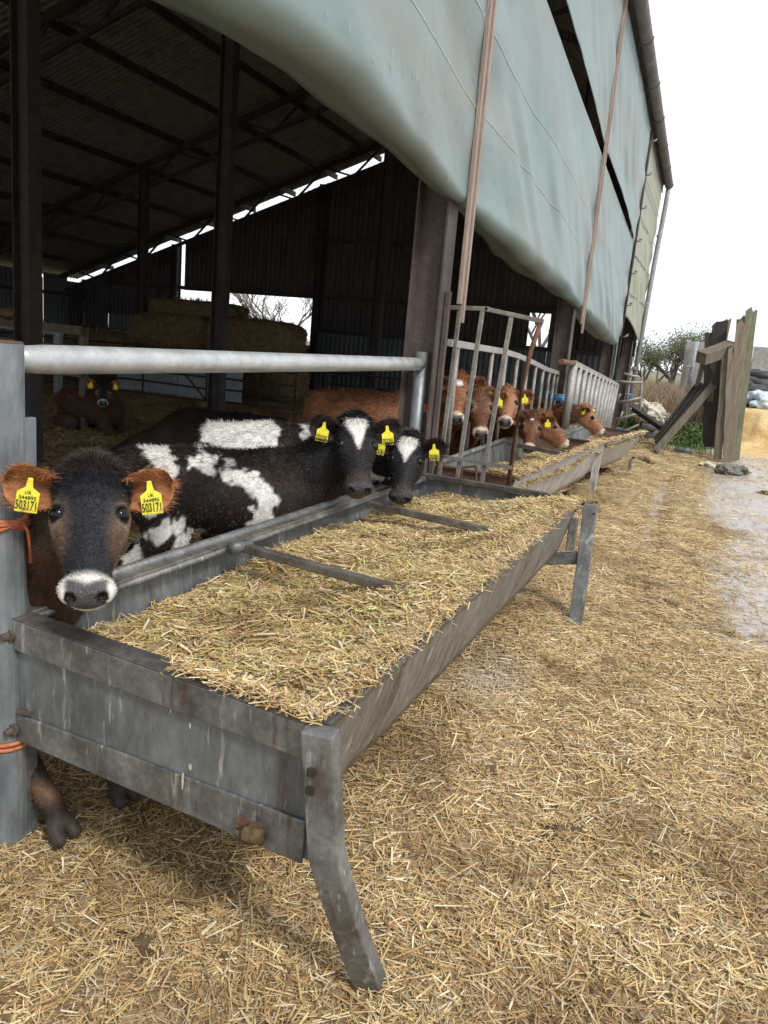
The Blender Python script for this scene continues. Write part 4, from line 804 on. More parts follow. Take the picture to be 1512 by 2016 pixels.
def tree(name, label, base, h, seed, leafy=0, spread=.55, depth=6, trunk_r=.16, ivy=0, group='trees behind the farm', m='bark'):
    R_ = random.Random(seed); t = thing(name, label, 'tree', group=group); trunk = MB(); br = MB(); tips = []
    def grow_(p, d, l, r, k):
        d = d/np.linalg.norm(d); q = p+d*l*.5+np.array([R_.uniform(-1, 1), R_.uniform(-1, 1), R_.uniform(-.4, .6)])*l*.07; e = p+d*l
        (trunk if k == 0 else br).tube([p, q, e], [r, r*.85, r*.7], 6 if k < 3 else 3, cap=False)
        if k >= depth-2: tips.append(e); tips.append(q)
        if k >= depth: return
        for _ in range(3 if k < 3 else (3 if R_.random() < .6 else 2)):
            nd = d+np.array([R_.uniform(-1, 1), R_.uniform(-1, 1), R_.uniform(-.35, .75)])*spread*1.2; grow_(lerp(p, e, R_.uniform(.55, 1)), nd, l*R_.uniform(.62, .82), r*.58, k+1)
    grow_(np.asarray(base, float), np.array([R_.uniform(-.1, .1), R_.uniform(-.1, .1), 1.0]), h*.30, trunk_r, 0)
    trunk.build('trunk', m, t); c = br.build('crown', m, t)
    if leafy:
        T = np.array(tips); ix = rng.integers(0, len(T), leafy); leaves('foliage', T[ix]+rng.normal(0, .22, (leafy, 3)), .045, 'leaf', c)
    return t
b0 = atY(36, 1325, 765); tree('ivy_tree', 'round green leafy tree beyond the brown grass', (b0[0], 36, 0), 4.6, 3, leafy=6500, spread=.95, depth=6, trunk_r=.13)
for k, (p, y, h, lab) in enumerate((((1290, 770), 40, 4.0, 'bare grey tree just right of the downpipe'), ((1352, 770), 44, 4.6, 'bare twiggy tree left of the white pole'), ((1375, 770), 50, 4.8, 'bare tree rising behind the clamp wall end'), ((1268, 770), 38, 3.6, 'bare bush hard against the downpipe'), ((1512, 760), 60, 4.8, 'bare tree crown peeping over the concrete wall'))):
    b0 = atY(y, *p); tree('bare_tree', lab, (b0[0], y, 0), h, 10+k, spread=.75, depth=6, trunk_r=.09)
for k, (x, y, h, lab) in enumerate(((-5.9, 31, 7.0, 'bare tree seen through the small wall opening'), (-18.0, 33, 5.2, 'bare tree seen through the left of the long barn window'), (-21.0, 36, 6, 'bare tree at the far left of the long window'))):
    tree('bare_tree', lab, (x, y, 0), h, 30+k, spread=.7, depth=6, trunk_r=.13)
# ================================================================== calves: one continuous skin grown from a distance field
def nrm(v): v = np.asarray(v, float); return v/np.linalg.norm(v)
class Field:
    def __init__(s, lo, hi, h):
        s.lo = np.asarray(lo, float); s.h = h; s.n = np.ceil((np.asarray(hi)-s.lo)/h).astype(int)+1
        s.f = np.full(s.n, 1.0, np.float32); s.ax = [s.lo[i]+h*np.arange(s.n[i]) for i in range(3)]
    def _sl(s, lo, hi):
        a = np.clip(np.floor((lo-s.lo)/s.h).astype(int), 0, s.n); b = np.clip(np.ceil((hi-s.lo)/s.h).astype(int)+1, 0, s.n)
        if (b <= a).any(): return None, None
        sl = tuple(slice(a[i], b[i]) for i in range(3)); g = np.meshgrid(*[s.ax[i][sl[i]] for i in range(3)], indexing='ij'); return sl, np.stack(g, -1)
    def _mix(s, sl, d, k, cut):
        f = s.f[sl]
        if cut: h = np.clip(.5-.5*(f+d)/k, 0, 1); s.f[sl] = f*(1-h)-d*h+k*h*(1-h)
        else: h = np.clip(.5+.5*(f-d)/k, 0, 1); s.f[sl] = f*(1-h)+d*h-k*h*(1-h)
    def cone(s, a, b, ra, rb, k=.05, lat=None, q=1.0, cut=False):
        a, b = np.asarray(a, float), np.asarray(b, float); R = max(ra, rb)*max(1, q)+k+.03
        sl, p = s._sl(np.minimum(a, b)-R, np.maximum(a, b)+R)
        if sl is None: return
        ab = b-a; pa = p-a
        if lat is not None:
            lat = nrm(lat); c = pa@lat-0; pl = pa-(c*(1-1/q))[..., None]*lat
        else: pl = pa
        t = np.clip((pl@ab)/max(1e-9, ab@ab), 0, 1); d = np.linalg.norm(pl-t[..., None]*ab, axis=-1)-(ra+(rb-ra)*t)
        s._mix(sl, d, k, cut)
    def ell(s, c, R, r, k=.04, cut=False):
        c = np.asarray(c, float); r = np.asarray(r, float); m = r.max()+k+.03; sl, p = s._sl(c-m, c+m)
        if sl is None: return
        q = (p-c)@np.asarray(R); k0 = np.linalg.norm(q/r, axis=-1); k1 = np.linalg.norm(q/(r*r), axis=-1)+1e-9
        s._mix(sl, k0*(k0-1)/k1, k, cut)
    def mesh(s):
        f = s.f; neg = f < 0; c = [neg[i:neg.shape[0]-1+i, j:neg.shape[1]-1+j, k:neg.shape[2]-1+k] for i in (0, 1) for j in (0, 1) for k in (0, 1)]
        cnt = sum(x.astype(np.int8) for x in c); act = (cnt > 0) & (cnt < 8); idx = -np.ones(act.shape, np.int64); I = np.argwhere(act); idx[act] = np.arange(len(I))
        acc = np.zeros((len(I), 3)); num = np.zeros(len(I)); corners = [(i, j, k) for i in (0, 1) for j in (0, 1) for k in (0, 1)]
        val = {o: f[I[:, 0]+o[0], I[:, 1]+o[1], I[:, 2]+o[2]] for o in corners}
        for o in corners:
            for ax in range(3):
                if o[ax]: continue
                o2 = list(o); o2[ax] = 1; o2 = tuple(o2); a, b = val[o], val[o2]; m = (a < 0) != (b < 0); t = np.where(m, a/(a-b+1e-12), 0)
                p = np.tile(np.array(o, float), (len(I), 1)); p[:, ax] += t; acc += p*m[:, None]; num += m
        V = s.lo+s.h*(I+acc/num[:, None]); Q = []
        for ax in range(3):
            u, w = [i for i in range(3) if i != ax]; n = np.array(f.shape); sl0 = [slice(1, -1)]*3; sl0[ax] = slice(0, -1); a = neg[tuple(sl0)]; sl1 = list(sl0); sl1[ax] = slice(1, None); b = neg[tuple(sl1)]
            E = np.argwhere(a != b); inside = a[tuple(E.T)]; base = E.copy(); base[:, u] += 1; base[:, w] += 1
            def at(du, dw):
                q = base.copy(); q[:, u] -= du; q[:, w] -= dw; return idx[tuple(q.T)]
            q4 = np.stack([at(1, 1), at(0, 1), at(0, 0), at(1, 0)], 1); fl = inside if ax != 1 else ~inside
            q4 = np.where(fl[:, None], q4, q4[:, ::-1]); Q.append(q4)
        Q = np.concatenate(Q); Q = Q[(Q >= 0).all(1)]; return V, Q
def ear_pts(base, out, face, up, L_, W_, cup=.045, nu=14, nv=11):
    """leaf-shaped cupped ear: outline runs along 'out', the hollow opens towards 'face'"""
    out, face = nrm(out), np.asarray(face, float); face = nrm(face-out*(face@out)); side = np.cross(out, face); inner = []; outer = []
    for i in range(nu):
        u = i/(nu-1); wv = W_*(.34+.66*math.sin(math.pi*min(1, u*.62+.12)))*(1 if u < .72 else math.sqrt(max(0.0, 1-((u-.72)/.285)**2)))
        for j in range(nv):
            v = -1+2*j/(nv-1); c = cup*(1.0-.45*u)*(v*v-.75)+.018*math.sin(u*3.0)
            p = base+out*(L_*u)+side*(wv*.5*v*(1-.10*u))+face*c; inner.append(p); outer.append(p-face*(.007+.006*(1-v*v))*(1 if 0 < i < nu-1 else .5))
    n = nu*nv; f = []
    for i in range(nu-1):
        for j in range(nv-1):
            a = i*nv+j; f.append((a, a+1, a+nv+1, a+nv)); f.append((n+a, n+a+nv, n+a+nv+1, n+a+1))
        f.append((i*nv, i*nv+nv, n+i*nv+nv, n+i*nv)); f.append((i*nv+nv-1, n+i*nv+nv-1, n+i*nv+2*nv-1, i*nv+2*nv-1))
    for j in range(nv-1):
        a = (nu-1)*nv+j; f.append((a, a+1, n+a+1, n+a))
    mid = base+out*(L_*.52)+face*(-cup*.5)
    return np.array(inner+outer), np.array(f), n, mid, face, side
def uvsphere(c, r, n=14):
    d = np.array([(math.sin(math.pi*i/n)*math.cos(math.pi*j/n), math.sin(math.pi*i/n)*math.sin(math.pi*j/n), math.cos(math.pi*i/n)) for i in range(n+1) for j in range(2*n)])
    return np.asarray(c)+d*r, np.array([(i*2*n+j, i*2*n+(j+1) % (2*n), (i+1)*2*n+(j+1) % (2*n), (i+1)*2*n+j) for i in range(n) for j in range(2*n)])
TEXT = {}
def text_mesh(body):
    if body not in TEXT:
        cu = bpy.data.curves.new('print', 'FONT'); cu.body = body; cu.align_x = 'CENTER'; cu.size = 1.0; cu.space_character = 1.0; cu.offset = .012; ob = bpy.data.objects.new('print', cu); col.objects.link(ob)
        dg = bpy.context.evaluated_depsgraph_get(); me = bpy.data.meshes.new_from_object(ob.evaluated_get(dg)); bpy.data.objects.remove(ob); TEXT[body] = me
    return TEXT[body]
def ear_tag(par, c, face, up, w, h, lines):
    face = nrm(face); up = np.asarray(up, float); up = nrm(up-face*(face@up)); x = np.cross(up, face)
    pts = [(-.10, 1.0), (.10, 1.0), (.17, .72), (.5, .58), (.5, 0), (-.5, 0), (-.5, .58), (-.17, .72)]
    e = MB().prism([c+x*(a*w)+up*((b-.85)*h)+face*(.062-.018*b) for a, b in pts], face*.0025).build('ear_tag', 'tag_yellow', par, bevel=.0008)
    MB().tube([c+up*(.04*h)+face*.0, c+up*(.04*h)+face*.049], .006, 8).build('stud', 'tag_yellow', e)
    for body, yy, sz, fx in lines:
        me = text_mesh(body); o = bpy.data.objects.new('print', me.copy()); col.objects.link(o); o.parent = e; o.data.materials.clear(); o.data.materials.append(MATS['tag_ink'])
        wd = max((v.co.x for v in o.data.vertices), default=1)-min((v.co.x for v in o.data.vertices), default=0); sx = fx*w/wd; q = c+up*((yy-.85)*h)+face*(.0655-.018*yy)
        o.matrix_local = Matrix(((x[0]*sx, up[0]*sz, face[0], q[0]), (x[1]*sx, up[1]*sz, face[1], q[1]), (x[2]*sx, up[2]*sz, face[2], q[2]), (0, 0, 0, 1)))
    return e
BLACK = np.array([.017, .016, .018]); WHITE = np.array([.84, .82, .78]); TAN = np.array([.40, .26, .165]); RED = np.array([.235, .098, .046]); DKBR = np.array([.055, .028, .017])
def calf(name, label, pos, yaw, s, muz, poll, coat, hs=1.0, voxel=.014, hairs=20000, hairw=.0022, head_up=None, tags=None, lying=False, ears=(None, None), ear_in=None, ear_out=None, tagtext=None, ear_scale=1.0, hair_len=1.0, roll=0.0, near=None, reach=0.0, dewlap=True, ear_cam=.8, sleek=1.0, headw=2.6):
    """pos: ground point under the shoulders (world), yaw: heading, muz/poll: world points of nose tip and top of head"""
    cy, sy = math.cos(yaw), math.sin(yaw); Rw = np.array([[cy, -sy, 0], [sy, cy, 0], [0, 0, 1.0]]); pos = np.asarray(pos, float)
    L2 = lambda p: (np.asarray(p, float)-pos)@Rw
    muz, poll = L2(muz), L2(poll); hx = nrm(muz-poll); upv = np.array([0, 0, 1.0]) if head_up is None else np.asarray(head_up, float)@Rw
    hz = upv-hx*(upv@hx)
    if np.linalg.norm(hz) < .15: hz = np.array([-1.0, 0, .2]); hz = hz-hx*(hz@hx)
    hz = nrm(hz); hy = np.cross(hz, hx)
    if roll: hz, hy = hz*math.cos(roll)+hy*math.sin(roll), hy*math.cos(roll)-hz*math.sin(roll)
    k_ = np.linalg.norm(muz-poll)/.43*1.0; k_ = hs; RH = np.stack([hx, hy, hz], 1); org = muz-hx*.425*k_+hz*.012*k_
    H = lambda x, y, z: org+RH@(np.array([x, y, z])*k_)
    dz = -.36*s if lying else 0.0
    B = lambda x, y, z: np.array([x*s, y*s, z*s+dz])
    lo = np.minimum(B(-.86, -.34, 0 if not lying else .36)-.02, org-.34*k_); hi = np.maximum(B(.42, .34, 1.18)+.02, org+.34*k_); lo = np.minimum(lo, muz-.1); hi = np.maximum(hi, muz+.1); lo[2] = -.01
    F = Field(lo, hi, voxel)
    # trunk
    Y_ = (0, 1, 0)
    F.cone(B(-.60, 0, .80), B(-.30, 0, .78), .165*s, .205*s, .06, Y_, .92); F.cone(B(-.30, 0, .775), B(.02, 0, .74), .215*s, .235*s, .08, Y_, .90)
    F.cone(B(.02, 0, .74), B(.26, 0, .745), .235*s, .18*s, .08, Y_, .84); F.cone(B(-.66, 0, .93), B(.16, 0, .935), .06*s, .065*s, .07)
    F.ell(B(.12, 0, .93), np.eye(3), np.array([.16, .075, .10])*s, .06)
    for sg in (-1, 1):
        F.ell(B(-.46, .145*sg, .905), np.eye(3), np.array([.075, .05, .055])*s, .05); F.ell(B(-.70, .075*sg, .86), np.eye(3), np.array([.05, .04, .05])*s, .05)
        F.ell(B(.17, .135*sg, .70), np.eye(3), np.array([.12, .08, .18])*s, .07)
        if not lying:
            F.cone(B(.20, .135*sg, .62), B(.18, .135*sg, .46), .095*s, .066*s, .06); F.cone(B(.18, .135*sg, .46), B(.20+reach*.4, .125*sg, .28), .062*s, .044*s, .04); F.ell(B(.205+reach*.4, .125*sg, .285), np.eye(3), np.array([.046, .042, .05])*s, .03)
            F.cone(B(.205+reach*.4, .125*sg, .27), B(.19+reach*.9, .125*sg, .12), .037*s, .032*s, .03); F.ell(B(.19+reach*.9, .125*sg, .115), np.eye(3), np.array([.037, .035, .032])*s, .025); F.cone(B(.185+reach, .125*sg, .085), B(.205+reach, .125*sg, .05), .032*s, .034*s, .02); [F.cone(B(.215+reach, .125*sg+yy, .045), B(.245+reach, .125*sg+yy*1.15, .016), .024*s, .023*s, .006) for yy in (-.0255, .0255)]
            F.cone(B(-.52, .13*sg, .76), B(-.44, .15*sg, .54), .15*s, .105*s, .07, Y_, .75); F.cone(B(-.44, .15*sg, .54), B(-.63, .135*sg, .37), .095*s, .05*s, .05); F.ell(B(-.64, .135*sg, .37), np.eye(3), np.array([.05, .036, .05])*s, .03)
            F.cone(B(-.64, .135*sg, .36), B(-.60, .135*sg, .12), .04*s, .034*s, .03); F.cone(B(-.60, .135*sg, .11), B(-.565, .135*sg, .03), .040*s, .052*s, .02)
        else:
            F.ell(B(-.42, .22*sg, .52), np.eye(3), np.array([.24, .10, .15])*s, .06); F.cone(B(-.30, .28*sg, .43), B(-.58, .28*sg, .42), .06*s, .04*s, .04); F.cone(B(.22, .15*sg, .52), B(.40, .16*sg, .43), .085*s, .05*s, .05); F.cone(B(.40, .16*sg, .42), B(.2, .18*sg, .41), .045*s, .035*s, .04)
    F.cone(B(-.73, 0, .90), B(-.77, 0, .70), .030*s, .020*s, .03); F.cone(B(-.77, 0, .70), B(-.76, 0, .42), .018*s, .028*s, .02)
    # neck
    nb = B(.22, 0, .80); nh = H(.02, 0, -.035); mid = (nb+nh)/2+np.array([0, 0, -.01]); lat = nrm(np.cross(nh-nb, (0, 0, 1))+1e-6)
    F.cone(nb, mid, .185*s, .145*s, .09, lat, .72); F.cone(mid, nh, .145*s, .105*k_, .07, lat, .80); F.cone(B(.30, 0, .66), lerp(nb, nh, .5)-np.array([0, 0, .07]), .11*s, .07*s, .08) if dewlap else None
    # head
    F.ell(H(.06, 0, -.005), RH, np.array([.105, .094, .088])*k_, .04); F.ell(H(.005, 0, .045), RH, np.array([.05, .055, .045])*k_, .05); F.ell(H(.13, 0, .012), RH, np.array([.12, .088, .062])*k_, .04)
    F.cone(H(.15, 0, -.012), H(.345, 0, -.006), .080*k_, .052*k_, .05); F.cone(H(.08, 0, -.095), H(.35, 0, -.055), .062*k_, .040*k_, .05, hy, 1.0); F.ell(H(.27, 0, .020), RH, np.array([.10, .030, .022])*k_, .04)
    for sg in (-1, 1):
        F.ell(H(.156, .073*sg, .028), RH, np.array([.046, .027, .030])*k_, .03); F.ell(H(.136, .078*sg, .050), RH, np.array([.022, .014, .012])*k_, .02); F.ell(H(.125, .052*sg, -.068), RH, np.array([.10, .042, .062])*k_, .05)
    F.ell(H(.385, 0, -.008), RH, np.array([.040, .068, .046])*k_, .035); F.ell(H(.362, 0, -.060), RH, np.array([.042, .050, .026])*k_, .02)
    for sg in (-1, 1): F.ell(H(.395, .042*sg, .006), RH, np.array([.028, .026, .030])*k_, .02); 
    F.cone(H(.43, -.045, -.043), H(.40, -.058, -.045), .005*k_, .004*k_, .012, cut=True); F.cone(H(.43, .045, -.043), H(.40, .058, -.045), .005*k_, .004*k_, .012, cut=True); F.cone(H(.425, -.045, -.046), H(.425, .045, -.046), .006*k_, .006*k_, .012, cut=True)
    for sg in (-1, 1): F.ell(H(.424, .040*sg, .010), RH@np.array([[1, 0, 0], [0, .8, .6*sg], [0, -.6*sg, .8]]), np.array([.024, .011, .018])*k_, .010, cut=True)
    V, Q = F.mesh()
    # smooth once
    for _ in range(2):
        acc = np.zeros_like(V); num = np.zeros(len(V))
        for a in range(4):
            b = (a+1) % 4; np.add.at(acc, Q[:, a], V[Q[:, b]]); np.add.at(num, Q[:, a], 1); np.add.at(acc, Q[:, b], V[Q[:, a]]); np.add.at(num, Q[:, b], 1)
        V = V*.5+.5*acc/np.maximum(num, 1)[:, None]
    def headc(P_): return (P_-org)@RH/k_
    def colour(P_):
        h = headc(P_); b = np.stack([P_[:, 0]/s, P_[:, 1]/s, (P_[:, 2]-dz)/s], 1)
        wn = fbm(P_[:, 0]*9+pos[0]*3, P_[:, 1]*9, P_[:, 2]*9, 5, 3)-.5+.45*(noise3(P_[:, 0]*45, P_[:, 1]*45, P_[:, 2]*22, 6)-.5)
        ish = sstep(-.10, -.02, h[:, 0])*(np.abs(h[:, 1]) < .22)*(np.abs(h[:, 2]) < .2)
        return coat(b, h, ish, wn)
    Cc = colour(V)
    # ears
    ev = []; ef = []; ec = []; ear_mid = []; nV = len(V); NN = nV
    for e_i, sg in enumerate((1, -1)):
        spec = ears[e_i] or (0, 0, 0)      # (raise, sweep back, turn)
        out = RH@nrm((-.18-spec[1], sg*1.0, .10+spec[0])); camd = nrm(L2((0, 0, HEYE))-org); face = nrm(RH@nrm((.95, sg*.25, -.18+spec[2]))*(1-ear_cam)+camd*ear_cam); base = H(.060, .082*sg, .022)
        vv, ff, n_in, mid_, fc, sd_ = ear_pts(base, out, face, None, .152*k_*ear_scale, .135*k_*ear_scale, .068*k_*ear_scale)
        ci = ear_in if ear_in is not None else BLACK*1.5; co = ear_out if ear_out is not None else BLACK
        cc = np.tile(ci, (len(vv), 1))*(.5+.5*np.abs((np.arange(len(vv)) % 11)-5)/5)[:, None]; cc[n_in:] = co; vn = (np.arange(len(vv)) % 11); rim_ = (vn == 0) | (vn == 10); cc[rim_] = cc[rim_]*.55+np.array(co)*.35  # inner ear colour darkens towards the middle: shade of the hollow painted in
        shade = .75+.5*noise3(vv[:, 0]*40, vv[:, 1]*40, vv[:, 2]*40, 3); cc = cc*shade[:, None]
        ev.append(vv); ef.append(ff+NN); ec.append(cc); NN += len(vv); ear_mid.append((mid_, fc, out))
    eye_v = []; eye_f = []
    for sg in (-1, 1):
        vv, ff = uvsphere(H(.160, .0805*sg, .042), .0265*k_); eye_v.append(vv); eye_f.append(ff+NN); NN += len(vv)
    allV = np.concatenate([V]+ev+eye_v); allF = np.concatenate([Q]+ef+eye_f); allC = np.concatenate([Cc]+ec+[np.full((len(v), 3), .01) for v in eye_v])
    root = fast_mesh(name, allV, allF, 'hide', allC, smooth=True); root.data.materials.append(MATS['eye']); mi = np.zeros(len(allF), np.int32); mi[-sum(len(f) for f in eye_f):] = 1; fc_ = headc(allV[allF].mean(1)); mi[(fc_[:, 0] > .392) & (fc_[:, 0] < .45) & (fc_[:, 2] > -.048) & (np.abs(fc_[:, 1]) < .055) & (np.abs(fc_[:, 2]) < .06)] = 2; root.data.materials.append(MATS['nose']); root.data.polygons.foreach_set('material_index', mi)
    root.location = pos; root.rotation_euler = (0, 0, yaw); tag(root, label, 'calf', 'calves in the barn')
    # coat hair: tapered strands rooted on the skin
    tri = np.concatenate([Q[:, [0, 1, 2]], Q[:, [0, 2, 3]]]); A, Bt, Ct = V[tri[:, 0]], V[tri[:, 1]], V[tri[:, 2]]; cr = np.cross(Bt-A, Ct-A); ar = np.linalg.norm(cr, axis=1)+1e-12
    hc = headc((A+Bt+Ct)/3); wgt = ar*np.where((hc[:, 0] > -.06) & (np.abs(hc[:, 1]) < .2) & (np.abs(hc[:, 2]) < .2), headw, 1.0)
    if near is not None: wgt = wgt*near((A+Bt+Ct)/3)
    ti = rng.choice(len(tri), hairs, p=wgt/wgt.sum()); u = rng.random((hairs, 1)); v = rng.random((hairs, 1)); fl = (u+v) > 1; u = np.where(fl, 1-u, u); v = np.where(fl, 1-v, v)
    P_ = A[ti]+u*(Bt-A)[ti]+v*(Ct-A)[ti]; N_ = cr[ti]/ar[ti][:, None]
    cen = np.array([0, 0, .74*s+dz]); 
    h = headc(P_); ish = (h[:, 0] > -.02) & (np.abs(h[:, 1]) < .2) & (np.abs(h[:, 2]) < .2)
    top = sstep(.85, 1.0, (P_[:, 2]-dz)/s)
    ln = (.014+.012*top)*s*hair_len*(.6+.8*rng.random(hairs)); hl = .009*sleek+.026*sstep(.10, -.01, h[:, 0])*sstep(-.04, .03, h[:, 2]); ln = np.where(ish, hl*k_*(.6+.8*rng.random(hairs))*min(1.0, hair_len), ln)
    bald = ish & ((h[:, 0] > .392) | (eyed(h) < .040)); ln = np.where(bald, 0.0005, ln); ln = np.where((P_[:, 2] < .09*s) & (~ish), .002, ln)
    flow = np.tile(np.array([-.75, 0, -.55]), (hairs, 1)); fh = RH@np.array([.55, 0, .0]); lat2 = np.sign(h[:, 1])[:, None]*hy*np.minimum(1, np.abs(h[:, 1])/.05)[:, None]; flow = np.where(ish[:, None], -fh*.9*np.sign(h[:, 0]-.13)[:, None]+lat2*.5, flow)
    flow = flow-N_*(np.sum(flow*N_, 1))[:, None]+rng.normal(0, .38, (hairs, 3)); d = N_*np.where(ish, .18, .42)[:, None]+N_*(.25*top[:, None]+.3*rng.random((hairs, 1)))*np.where(ish & (h[:, 0] > .08), .4, 1.0)[:, None]+flow*.75; d /= np.linalg.norm(d, axis=1)[:, None]
    sd = np.cross(d, N_+rng.normal(0, .3, N_.shape)); sd /= np.linalg.norm(sd, axis=1)[:, None]+1e-9; w = hairw*(.6+.7*rng.random((hairs, 1))); e1 = P_+d*ln[:, None]*.55; e2 = P_+d*ln[:, None]+flow*ln[:, None]*.22-np.array([0, 0, .12])*ln[:, None]
    HV = np.stack([P_-sd*w*.5, P_+sd*w*.5, e1+sd*w*.4, e1-sd*w*.4, e2+sd*w*.08, e2-sd*w*.08], 1).reshape(-1, 3); i = np.arange(hairs)[:, None]*6
    hcol = colour(P_)*(.78+.4*rng.random((hairs, 1))); hv = np.repeat(hcol, 6, 0); hv[4::6] *= 1.15; hv[5::6] *= 1.15
    fur = fast_mesh('fur', HV, np.concatenate([i+np.array([[0, 1, 2, 3]]), i+np.array([[3, 2, 4, 5]])], 0), 'hair', hv, parent=root); fur['kind'] = 'stuff'
    if hairs > 15000 and ear_in is not None:        # hair inside and round the ears
        for vv, sg in zip(ev, (1, -1)):
            m_ = 900; ix = rng.integers(0, 154, m_); p0 = vv[ix]+rng.normal(0, .004, (m_, 3)); om = ear_mid[0 if sg == 1 else 1]; dd = om[2]*(.5+.5*rng.random((m_, 1)))+om[1]*.25+rng.normal(0, .35, (m_, 3)); dd /= np.linalg.norm(dd, axis=1)[:, None]; l2 = (.012+.016*rng.random((m_, 1)))*k_
            s2 = np.cross(dd, om[1]); s2 /= np.linalg.norm(s2, axis=1)[:, None]; EV = np.stack([p0-s2*hairw*.4, p0+s2*hairw*.4, p0+dd*l2+s2*hairw*.1, p0+dd*l2-s2*hairw*.1], 1).reshape(-1, 3); i = np.arange(m_)[:, None]*4
            ecol = np.tile(np.asarray(ear_in), (m_, 1))*(.5+.8*rng.random((m_, 1))); fo = fast_mesh('ear_hair', EV, i+np.array([[0, 1, 2, 3]]), 'hair', np.repeat(ecol, 4, 0), parent=root); fo['kind'] = 'stuff'
    # ear tags
    upl = np.array([0, 0, 1.0])
    for e_i, lines in enumerate(tagtext or (None, None)):
        if lines is None: continue
        mid_, fc, _ = ear_mid[e_i]; ear_tag(root, mid_+np.array([0, 0, .012])*k_, fc, upl+fc*0+RH[:, 1]*(.12 if e_i else -.12), .060*k_, .096*k_, lines)
    return root
def muzzle_pts(mp, mz, pp, L_, far=True):
    """nose tip on its pixel at height mz, head top on its pixel at distance L_"""
    m_ = atZ(mz, *mp); d = nrm(pray(*pp)); o = np.array([0, 0, HEYE]); b = (o-m_)@d; c = (o-m_)@(o-m_)-L_*L_; disc = b*b-c
    t_ = -b+(math.sqrt(disc) if disc > 0 else 0)*(1 if far else -1); return m_, o+d*t_
def ramp3(c0, c1, f): f = np.asarray(f)[:, None]; return np.asarray(c0)*(1-f)+np.asarray(c1)*f
def nosecol(c, h, ish, dark=(.035, .036, .04), ring=WHITE, r0=.335, ringw=1.0):
    rg = sstep(r0-.012, r0+.018, h[:, 0]+0*h[:, 1])*ish*ringw; c = ramp3([0, 0, 0], [0, 0, 0], rg*0)+c*(1-rg[:, None])+np.asarray(ring)*rg[:, None]
    pad = sstep(.385, .402, h[:, 0]+.02*np.abs(h[:, 1])/.06)*sstep(-.052, -.040, h[:, 2])*sstep(.058, .046, np.abs(h[:, 1]))*ish; c = c*(1-pad[:, None])+np.asarray(dark)*pad[:, None]
    nos = (np.hypot((np.abs(h[:, 1])-.040)/.016, (h[:, 2]-.010)/.022) < 1)*(h[:, 0] > .385)*ish; return np.where(nos[:, None] > .5, np.array([.012, .01, .01]), c)
def eyed(h): return np.sqrt((h[:, 0]-.16)**2+(np.abs(h[:, 1])-.083)**2*1.0+(h[:, 2]-.043)**2)
def eyelid(c, h, ish, col_=(.012, .011, .012)):
    k = sstep(.034, .029, eyed(h))*ish; return c*(1-k[:, None])+np.asarray(col_)*k[:, None]
def hoof(c, b): k = sstep(.085, .06, b[:, 2]); return c*(1-k[:, None])+np.array([.05, .042, .036])*k[:, None]
def coat_hero(b, h, ish, wn):
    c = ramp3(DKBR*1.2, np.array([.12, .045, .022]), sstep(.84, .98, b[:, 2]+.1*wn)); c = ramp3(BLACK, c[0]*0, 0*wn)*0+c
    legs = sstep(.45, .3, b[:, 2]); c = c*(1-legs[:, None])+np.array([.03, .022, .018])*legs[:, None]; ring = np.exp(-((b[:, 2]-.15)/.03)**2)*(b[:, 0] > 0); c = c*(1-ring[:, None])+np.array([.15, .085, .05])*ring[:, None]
    hc = ramp3(np.array([.020, .021, .026]), np.array([.095, .062, .045]), sstep(-.035, -.10, h[:, 2]+.03*wn)*.9)
    pol = sstep(.05, .0, h[:, 0]+.03*wn); hc = hc*(1-pol[:, None]*.55)+np.array([.06, .032, .022])*pol[:, None]*.55
    tan = np.exp(-((h[:, 0]-.165)/.062)**2-((np.abs(h[:, 1])-.098)/.028)**2-((h[:, 2]-.012)/.055)**2)*1.15; tan = np.clip(tan+.10*wn*(tan > .1), 0, 1); hc = hc*(1-tan[:, None])+np.array([.36, .25, .17])*tan[:, None]
    ck = np.exp(-((h[:, 0]-.235)/.06)**2-((np.abs(h[:, 1])-.07)/.02)**2)*.6; hc = hc*(1-ck[:, None])+np.array([.25, .155, .10])*ck[:, None]
    hc = nosecol(hc, h, ish, (.085, .085, .09), (.80, .77, .72), .362); hc = eyelid(hc, h, ish)
    return hoof(c*(1-ish[:, None])+hc*ish[:, None], b)
def seg2(b, pts, r):
    d = np.full(len(b), 9.0)
    for (x0, z0, ra), (x1, z1, rb) in zip(pts[:-1], pts[1:]):
        t_ = np.clip(((b[:, 0]-x0)*(x1-x0)+(b[:, 2]-z0)*(z1-z0))/((x1-x0)**2+(z1-z0)**2+1e-9), 0, 1); d = np.minimum(d, np.hypot(b[:, 0]-x0-t_*(x1-x0), b[:, 2]-z0-t_*(z1-z0))-(ra+(rb-ra)*t_))
    return d
